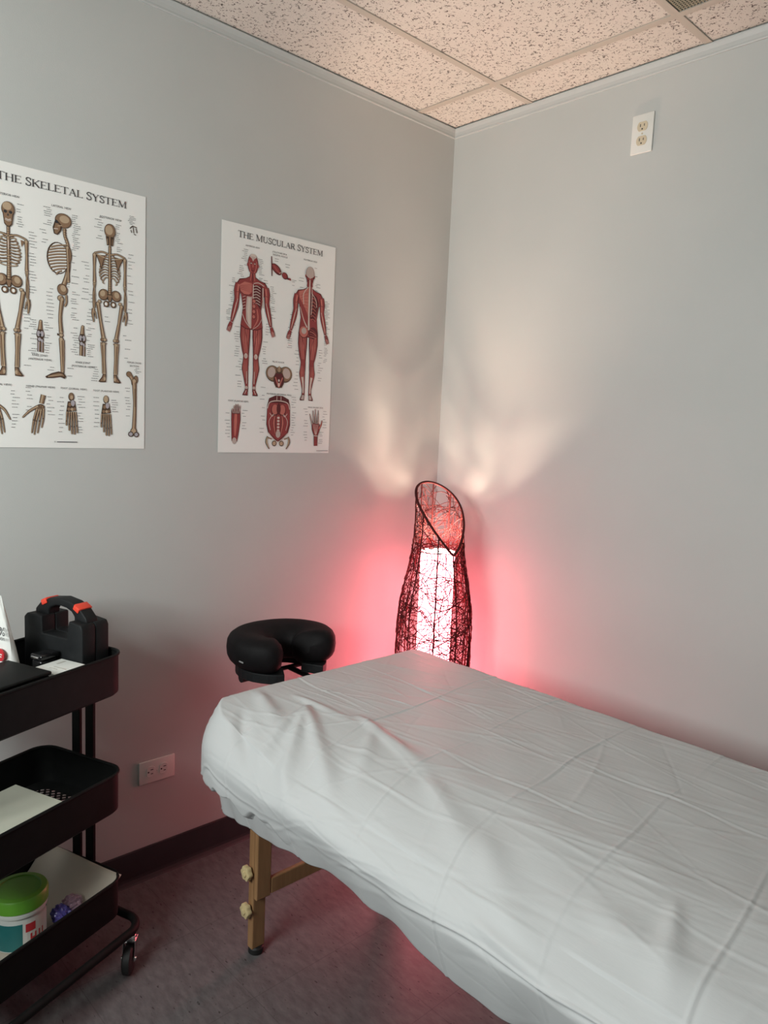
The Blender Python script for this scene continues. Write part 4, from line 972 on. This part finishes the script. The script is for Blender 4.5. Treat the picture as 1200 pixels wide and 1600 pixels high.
fs += [(0, n, 3*n, 2*n), (n-1, 3*n-1, 4*n-1, 2*n-1)]
m.add(vs, fs); m.build('cradle_plate', M_blackpl, fc, bevel=.002)
m = MB()
for s in (-1, 1): m.tube([(-.03, s*.05, -.044), (.08, s*.05, -.046), (.24, s*.05, -.085)], .008, 10)
m.tube([(-.03, -.10, -.044), (-.03, .10, -.044)], .007, 10)
m.build('support_arms', M_black, fc, smooth=True)
m = MB(); m.lathe([(.014, -.012), (.014, .012)], 14, (-.03, -.112, -.044), axis='y'); m.build('lock_lever', M_blackpl, fc, smooth=True)

# ------------------------------------------------------------------ woven floor lamp
lx, ly = LAMP_XY
lp = thing('floor_lamp', 'woven dark vine floor lamp with hooded top glowing red in the room corner', 'lamp', (lx, ly, 0))
prof = [(0.0, .105), (.10, .112), (.3, .122), (.45, .130), (.60, .135), (.70, .134), (.78, .126), (.85, .113), (.91, .100), (.96, .093), (1.02, .087), (1.08, .086), (1.13, .088), (1.22, .090)]
def rad(z):
    for (a_, ra), (b_, rb) in zip(prof, prof[1:]):
        if z <= b_: return ra+(rb-ra)*(z-a_)/(b_-a_)
    return prof[-1][1]
PH0 = math.atan2(-.20, .95)                          # azimuth the hood opens to
def rimz(th):                                        # th measured from the opening direction
    s_ = abs(math.sin(th/2)); return .955+.240*(s_**1.15)
def onbody(th, z, off=0.0):
    r = rad(z)+off; return (r*math.cos(PH0+th), r*math.sin(PH0+th), z)
ML = []
m = MB(); m.tube([onbody(2*PI*k/72-PI+1e-4, rimz(2*PI*k/72-PI)) for k in range(72)], .0046, 8, closed=True)
m.build('hood_rim', M_vine, lp, smooth=True)
for k in range(9):
    th = -PI+2*PI*(k+.0)/9 if k else 0.0
    th = [0, .62, -.62, 1.35, -1.35, 2.1, -2.1, 2.85, -2.85][k]
    zt = rimz(th)
    m = MB(); m.tube([onbody(th, .005+(zt-.005)*i/30, -.001) for i in range(31)], .0026, 6); m.build('rib', M_vine, lp, smooth=True)
for zz in (.02, .35, .66):
    pass
lrng = random.Random(21)
m = MB()
def strand(n_, zlo, zhi, rr, lmin, lmax, off=.0):
    for _ in range(n_):
        th = lrng.uniform(-PI, PI); z = lrng.uniform(zlo, zhi); an = lrng.uniform(0, 2*PI); cv = lrng.uniform(-22, 22)
        L_ = lrng.uniform(lmin, lmax); st = .012; pts = []
        for i in range(int(L_/st)):
            if z < .004 or z > rimz((th+PI) % (2*PI)-PI)-.002: break
            pts.append(onbody(th, z, off+lrng.uniform(-.0008, .0008)))
            an += cv*st; cv += lrng.uniform(-3, 3)
            th += st*math.cos(an)/rad(min(max(z, 0), 1.2)); z += st*math.sin(an)
        if len(pts) > 3: m.tube(pts, rr, 4, caps=False)
strand(330, .50, 1.19, .00135, .12, .42)
strand(110, .02, .50, .0011, .15, .5)
strand(70, .55, 1.19, .0014, .2, .5, .002)
# verticals that hug the sides and thicken the silhouette
for k in range(26):
    th = lrng.uniform(-PI, PI); z = .01; zt = rimz(th)-.01; pts = []
    ph = lrng.uniform(0, 6)
    while z < zt:
        pts.append(onbody(th+.10*math.sin(z*7+ph)+.04*math.sin(z*23+ph), z, .001)); z += .02
    m.tube(pts, .0012, 4, caps=False)
m.build('woven_vines', M_vine, lp, fixn=False)
m = MB()
N_ = 48; z0_, z1_ = .05, .955
for (ra, rb) in ((.0605, .0605),):
    vs = [(ra*math.cos(2*PI*k/N_), ra*math.sin(2*PI*k/N_), z) for z in np.linspace(z0_, z1_, 12) for k in range(N_)]
    m.add(vs, [(i*N_+k, i*N_+(k+1) % N_, (i+1)*N_+(k+1) % N_, (i+1)*N_+k) for i in range(11) for k in range(N_)])
m.build('inner_shade', M_shade, lp, smooth=True)
M_hoop = mat('white_wire', (.7, .6, .55), .5)
for hz in (.955, .05):
    m = MB(); m.tube([(.0605*math.cos(2*PI*k/N_), .0605*math.sin(2*PI*k/N_), hz) for k in range(N_)], .0018, 6, closed=True); m.build('shade_hoop', M_hoop, lp)
m = MB(); m.lathe([(.02, .003), (.104, .003), (.106, .010), (.10, .018), (.02, .02)], 40); m.lathe([(.008, .02), (.008, .62)], 12); m.build('base', M_vine, lp, smooth=True)
for bz, br in ((.862, .029),):
    m = MB(); m.lathe([(.013, bz-.06), (.013, bz-br*.8)], 12); sk = m.build('lamp_socket', M_black, lp)
    m = MB(); m.lathe([(br*math.sin(PI*(i+.02)/12.5), bz-br*math.cos(PI*(i+.02)/12.5)) for i in range(13)], 16); m.build('light_bulb', M_bulb, lp, smooth=True)

# ------------------------------------------------------------------ rolling cart
CR = math.radians(21)
cart = thing('utility_cart', 'black three tier metal rolling cart standing beside the left wall', 'cart', (0.300, -1.405, 0), CR)
# local axes: x to the right of the short end (0 at the camera side), y towards the wall corner; tray spans x -0.30..0, y -0.42..0
CW, CL = .285, .42
def tray(zr, depth=.10):
    m = MB(); th = .0015
    outer = rrect(-CW, 0, -CL, 0, .045, 8); inner = rrect(-CW+th, -th, -CL+th, -th, .0435, 8)
    n = len(outer); zb = zr-depth
    vs = [(x, y, zr) for x, y in outer]+[(x, y, zb+.006) for x, y in outer]+[(x, y, zr) for x, y in inner]+[(x, y, zb+.006) for x, y in inner]
    b2 = rrect(-CW+.006, -.006, -CL+.006, -.006, .04, 8); vs += [(x, y, zb) for x, y in b2]
    b3 = rrect(-CW+.03, -.03, -CL+.03, -.03, .03, 8); vs += [(x, y, zb) for x, y in b3] + [(x, y, zb+.0015) for x, y in b3]
    fs = []
    for k in range(n):
        k2 = (k+1) % n
        fs += [(k, k2, n+k2, n+k), (2*n+k, 3*n+k, 3*n+k2, 2*n+k2), (k, 2*n+k, 2*n+k2, k2), (n+k, n+k2, 4*n+k2, 4*n+k), (4*n+k, 4*n+k2, 5*n+k2, 5*n+k), (3*n+k2, 3*n+k, 6*n+k, 6*n+k2), (5*n+k, 5*n+k2, 6*n+k2, 6*n+k)]
    m.add(vs, fs)
    o = m.build('tray', M_black, cart, smooth=True)
    m = MB(); m.tube([(x, y, zr) for x, y in outer], .0038, 8, closed=True); m.build('rolled_rim', M_black, o, smooth=True)
    # perforated floor: diagonal lattice
    m = MB(); st = .013; X0, X1, Y0, Y1 = -CW+.03, -.03, -CL+.03, -.03
    for sgn in (1, -1):
        c_ = -1.0
        while c_ < 1.0:
            # line y = sgn*x + c_
            pts = []
            xa = X0; xb = X1
            ya, yb = sgn*xa+c_, sgn*xb+c_
            if ya > yb: xa, xb, ya, yb = xb, xa, yb, ya
            if yb > Y0 and ya < Y1:
                if ya < Y0: xa += (Y0-ya)/sgn; ya = Y0
                if yb > Y1: xb -= (yb-Y1)/sgn; yb = Y1
                dx, dy = xb-xa, yb-ya; l = math.hypot(dx, dy)
                if l > .004:
                    px, py = -dy/l*.0028, dx/l*.0028
                    zz = zb+.0003+(.0006 if sgn > 0 else 0)
                    m.add([(xa+px, ya+py, zz), (xa-px, ya-py, zz), (xb-px, yb-py, zz), (xb+px, yb+py, zz), (xa+px, ya+py, zz+.0008), (xa-px, ya-py, zz+.0008), (xb-px, yb-py, zz+.0008), (xb+px, yb+py, zz+.0008)],
                          [(0, 1, 2, 3), (7, 6, 5, 4), (0, 4, 5, 1), (1, 5, 6, 2), (2, 6, 7, 3), (3, 7, 4, 0)])
            c_ += st*1.5
    m.build('perforated_floor', M_black, o, fixn=False)
    return o
ZR = (.82, .52, .24)
for z in ZR: tray(z)
for (py, sg) in ((.006, 1), (-CL-.006, -1)):
    for cx in (-.175, -.128):
        m = MB(); m.box(cx-.0135, cx+.0135, min(py-.005, py+.005), max(py-.005, py+.005), .118, .80); m.build('post', M_black, cart, bevel=.002)
m = MB()
base_pts = rrect(-.275, .035, -CL-.035, .028, .05, 8)
m.tube([(x, y, .108) for x, y in base_pts], .0105, 10, closed=True)
for cx in (-.175, -.128):
    for py in (.006, -CL-.006): m.tube([(cx, py, .125), (cx, py+(.018 if py > 0 else -.02), .108)], .008, 8)
m.build('base_frame', M_black, cart, smooth=True)
for (cx, cy) in ((.022, -.005), (-.262, -.005), (.022, -CL-.01), (-.262, -CL-.01)):
    c0 = bpy.data.objects.new('caster', None); COL.objects.link(c0); c0.parent = cart; c0.location = (cx, cy, 0); c0.rotation_euler = (0, 0, math.radians(120))
    m = MB(); m.lathe([(.012, .080), (.0135, .084), (.0135, .090), (.006, .091), (.006, .104)], 16)
    for s in (-1, 1):
        m.add([(.010, s*.0135, .080), (-.016, s*.0135, .080), (-.026, s*.0135, .032), (-.010, s*.0135, .030), (.010, s*.0155, .080), (-.016, s*.0155, .080), (-.026, s*.0155, .032), (-.010, s*.0155, .030)],
              [(0, 1, 2, 3), (7, 6, 5, 4), (0, 4, 5, 1), (1, 5, 6, 2), (2, 6, 7, 3), (3, 7, 4, 0)])
    m.box(-.016, .012, -.0155, .0155, .0765, .082)
    m.lathe([(.005, -.019), (.005, .019)], 10, (-.018, 0, .037), axis='y')
    m.build('fork', M_chrome, c0, bevel=.0008, seg=1)
    m = MB(); m.lathe([(.010, -.011), (.031, -.011), (.036, -.008), (.037, 0), (.036, .008), (.031, .011), (.010, .011)], 28, (-.018, 0, .037), axis='y'); m.build('wheel', M_rubber, c0, smooth=True)

CM = Matrix.Translation((.300, -1.405, 0)) @ Matrix.Rotation(CR, 4, 'Z')
def cartloc(x, y, z): return CM @ Vector((x, y, z))
FLT = ZR[0]-.10+.003
# black blow-moulded case
cs = thing('tool_case', 'black plastic carry case with a handle and two orange red latches, on the cart', 'case', cartloc(-.150, -.048, FLT), CR-math.radians(2))
Hc = .222; CWc = .103
def case_outline(s=1.0):
    return [(-CWc, .0), (CWc, .0), (CWc, .165), (CWc-.004, .176), (.070, .205), (.045, .217), (.018, .222), (-.018, .222), (-.045, .217), (-.070, .206), (-CWc+.010, .188), (-CWc, .174)]
def case_half(y0, y1):
    """moulded half: recess under the handle, opening through it"""
    m = MB(); T = Matrix.Rotation(PI/2, 4, 'X')
    body = [(-CWc, 0), (CWc, 0), (CWc, .163), (CWc-.006, .174), (.056, .178), (.050, .134), (-.038, .134), (-.038, .176), (-CWc+.010, .176), (-CWc, .166)]
    m.prism(body, -y1, -y0, T=T); return m
m = case_half(-.040, -.0002); m.build('front_shell', M_blackpl, cs, bevel=.004, seg=3, smooth=True)
m = case_half(.0002, .040); m.build('rear_shell', M_blackpl, cs, bevel=.004, seg=3, smooth=True)
m = MB(); TT = Matrix.Rotation(PI/2, 4, 'X')
hp_ = [(-.092, .160), (-.090, .184), (-.072, .202), (-.040, .2165), (0, .222), (.040, .2165), (.070, .202), (.090, .183), (.094, .160)]
hi_ = [(-.042, .160), (-.042, .184), (-.036, .193), (-.020, .200), (0, .202), (.020, .200), (.038, .193), (.048, .182), (.048, .160)]
n = len(hp_); vs = [TT @ Vector((x, z, d)) for d in (-.017, .017) for ring in (hp_, hi_) for x, z in ring]; fs = []
for k in range(n-1):
    fs += [(k, k+1, n+k+1, n+k), (2*n+k, 3*n+k, 3*n+k+1, 2*n+k+1), (k, 2*n+k, 2*n+k+1, k+1), (n+k, n+k+1, 3*n+k+1, 3*n+k)]
fs += [(0, n, 3*n, 2*n), (n-1, 3*n-1, 4*n-1, 2*n-1)]
m.add(vs, fs); m.build('handle', M_blackpl, cs, bevel=.004, seg=3, smooth=True)
for cx, cz, ro in ((-.058, .2095, .45), (.060, .2075, -.48)):
    m = MB(); T2 = Matrix.Translation((cx, 0, cz)) @ Matrix.Rotation(-ro, 4, 'Y'); m.box(-.011, .011, -.0185, .0185, -.004, .0028, T=T2)
    m.box(-.010, .010, -.020, -.017, -.011, .002, T=T2); m.build('latch', M_red, cs, bevel=.002, seg=2, smooth=True)

# small white carton
ct = thing('carton', 'small white cardboard carton lying in the top tray beside the black case', 'box', cartloc(-.062, -.139, FLT), CR)
m = MB(); m.box(-.050, .050, -.042, .044, 0, .086); m.build('carton_body', M_white, ct, bevel=.0015)
m = MB(); m.box(-.018, .022, -.008, -.004, .0862, .0866); m.box(-.030, -.024, .01, .035, .0862, .0866); m.box(-.020, .004, -.018, -.015, .0862, .0866)
m.build('printed_marks', mat('faint_print', (.5, .49, .45), .6), ct)
# glossy gadget with a chrome clip
gd = thing('tape_dispenser', 'small glossy black gadget with rounded top between the case and the white carton', 'gadget', cartloc(-.138, -.121, FLT), CR)
m = MB(); m.box(-.017, .017, -.024, .024, 0, .090); m.build('body', M_gloss, gd, bevel=.006, seg=3, smooth=True)
m = MB(); m.box(-.020, .020, -.026, .026, .090, .104); m.build('cap', M_gloss, gd, bevel=.005, seg=3, smooth=True)
m = MB(); m.tube([(-.012, -.027, .098), (.012, -.027, .098)], .0025, 8); m.build('clip', M_chrome, gd, smooth=True)
# black storage bin at the left
bn = thing('storage_bin', 'matte black rectangular bin standing in the left half of the top tray', 'bin', cartloc(-.088, -.305, FLT), CR)
m = MB(); m.box(-.068, .068, -.100, .100, 0, .095); m.build('bin_body', M_blackpl, bn, bevel=.005, seg=3, smooth=True)
m = MB(); m.box(-.071, .071, -.103, .103, .0952, .104); m.build('lid', M_black, bn, bevel=.004, seg=3, smooth=True)
# white pouch
pc = thing('pouch', 'white product pouch with a red round sticker standing behind the black bin', 'bag', cartloc(-.205, -.172, FLT), CR)
def pouch():
    m = MB(); n = 14; rows = 12; vs = []
    for j in range(rows+1):
        t = j/rows; z = t*.245; hw = .062-.044*t**1.15; dp = .022*(1-t)**.6+.0015
        cx = -.012*t
        for k in range(n*2):
            a_ = 2*PI*k/(2*n); c_, s_ = math.cos(a_), math.sin(a_)
            vs.append((cx+hw*c_ + .0015*math.sin(9*t+k), dp*math.copysign(abs(s_)**.7, s_) + .0012*math.sin(14*t+k*.9), z))
    N2 = 2*n
    fs = [(j*N2+k, j*N2+(k+1) % N2, (j+1)*N2+(k+1) % N2, (j+1)*N2+k) for j in range(rows) for k in range(N2)]
    fs += [tuple(range(N2-1, -1, -1)), tuple(rows*N2+k for k in range(N2))]
    m.add(vs, fs); return m
# the pouch leans: its narrow face looks to the room
pcb = pouch(); 
pcb = pcb.build('pouch_body', M_white, pc, smooth=True); pcb.rotation_euler = (math.radians(4), 0, math.radians(0))
def flat_on(z0, items, parent_obj):
    pass
pl = lambda u, v: (u, -.0315, v)
text_mesh('pouch_lettering', [('50%', .012, .158, .046), ('solution', .012, .147, .044)], M_ink, pcb, lambda u, v: (u, -.0245+.065*(v-.07), v), 1.0)
m = MB(); m.lathe([(.015, -.0235), (.015, -.0205)], 28, (.018, 0, .112), axis='y'); st_ = m.build('round_sticker', M_labelred, pcb)
m = MB(); m.box(.009, .027, -.0241, -.0236, .1125, .1155); m.box(.011, .025, -.0241, -.0236, .107, .1095); m.build('sticker_print', M_labelwhite, st_)

# middle tray: pale flat board
pb = thing('notepad', 'pale greenish white flat pad lying in the middle tray', 'paper', cartloc(-.125, -.245, ZR[1]-.10+.003), CR)
m = MB(); m.box(-.080, .090, -.100, .093, 0, .070); m.build('pad_block', mat('pale_pad', (.50, .52, .42), .5), pb, bevel=.004, seg=2)
m = MB(); m.box(-.079, .089, -.099, .092, .0702, .0712); m.build('cover_sheet', mat('pale_cover', (.52, .53, .44), .5), pb, bevel=.0004)
# bottom tray: white liner, green-lidded tub, purple packet
def liner():
    m = MB(); nu, nv = 34, 30; vs = []
    for j in range(nv+1):
        for i in range(nu+1):
            u = i/nu; v = j/nv
            # u runs across the tray (-x to x), v runs from wall side (y=0) to the camera side
            x = -CW+.008+(CW-.016)*u; y = -.008-.30*v
            z = .148+(.099+.004*math.sin(4*u+1))*max(0, 1-v/.42)**1.25 + .003*math.sin(9*u+7*v)*v
            x -= .10*max(0, u-.8)*v
            vs.append((x, y, max(z, .146)))
    fs = [(j*(nu+1)+i, j*(nu+1)+i+1, (j+1)*(nu+1)+i+1, (j+1)*(nu+1)+i) for j in range(nv) for i in range(nu)]
    m.add(vs, fs); return m
ln_o = liner().build('tray_liner', mat('cream_paper', (.56, .50, .42), .6), None, smooth=True, angle=math.radians(80))
ln_o.matrix_world = CM; sm = ln_o.modifiers.new('thickness', 'SOLIDIFY'); sm.thickness = .0015
tag(ln_o, 'cream white paper liner curling over the edge of the bottom tray', 'paper')
tu = thing('tub', 'round tub with green lid, white collar and teal label in the bottom tray', 'tub', cartloc(-.130, -.205, .152), CR)
m = MB(); m.lathe([(.050, 0), (.055, .004), (.057, .085), (.052, .088)], 40); tbody = m.build('tub_body', M_tubwhite, tu, smooth=True)
m = MB(); m.lathe([(.0572, .008), (.0582, .072), (.0572, .072)], 40, caps=False); m.build('teal_label', M_teal, tbody, smooth=True, fixn=False)
m = MB(); m.lathe([(.052, .086), (.0605, .087), (.062, .094), (.0615, .098), (.058, .099)], 40); m.build('collar', M_tubwhite, tu, smooth=True)
m = MB(); m.lathe([(.060, .0985), (.063, .100), (.0635, .124), (.060, .130), (.048, .1315), (.046, .129), (.001, .1288)], 48); m.build('lid', M_green, tu, smooth=True)
m = MB(); lab = []
for k in range(9):
    a_ = math.radians(-32+k*9); lab.append(a_)
vs = [(.0588*math.cos(a_), .0588*math.sin(a_), z) for z in (.008, .078) for a_ in lab]; m.add(vs, [(k, k+1, 10+k, 9+k) for k in range(8)]); wl = m.build('white_label', M_labelwhite, tbody, fixn=False)
m = MB()
def patch(a0, a1, z0, z1):
    vs = [(.0592*math.cos(math.radians(t)), .0592*math.sin(math.radians(t)), z) for z in (z0, z1) for t in np.linspace(a0, a1, 4)]; m.add(vs, [(k, k+1, 5+k, 4+k) for k in range(3)])
patch(-26, -4, .050, .070); patch(-16, -12, .018, .044); patch(-6, -2, .018, .044); patch(-12, -6, .029, .034); patch(4, 8, .018, .044); patch(14, 18, .018, .044)
m.build('red_print', M_labelred, wl, fixn=False)
def blob(name, seed, sx, sy, sz, mt, par, loc):
    bm = bmesh.new(); bmesh.ops.create_icosphere(bm, subdivisions=4, radius=1)
    g = random.Random(seed); ks = [(Vector((g.uniform(-1, 1), g.uniform(-1, 1), g.uniform(-1, 1))).normalized()*g.uniform(3, 8), g.uniform(0, 6), g.uniform(.04, .10)) for _ in range(10)]
    for v in bm.verts:
        d = sum(a_*abs(math.sin(k.dot(v.co)+p)) for k, p, a_ in ks); v.co *= 1-d*.8
        v.co = Vector((v.co.x*sx, v.co.y*sy, max(v.co.z*sz, -sz*.55)))
    me = bpy.data.meshes.new(name); bm.to_mesh(me); bm.free(); me.materials.append(mt)
    me.polygons.foreach_set('use_smooth', [False]*len(me.polygons))
    o = bpy.data.objects.new(name, me); COL.objects.link(o); o.parent = par; o.location = loc; return o
pk = thing('snack_packet', 'crumpled purple and pink foil packet beside the green-lidded tub', 'packet', cartloc(-.085, -.115, .152), CR)
blob('purple_wrapper', 3, .045, .035, .040, M_purple, pk, (0, -.008, .024)); blob('pink_wrapper', 8, .040, .030, .030, M_pinkbag, pk, (.004, .022, .040))
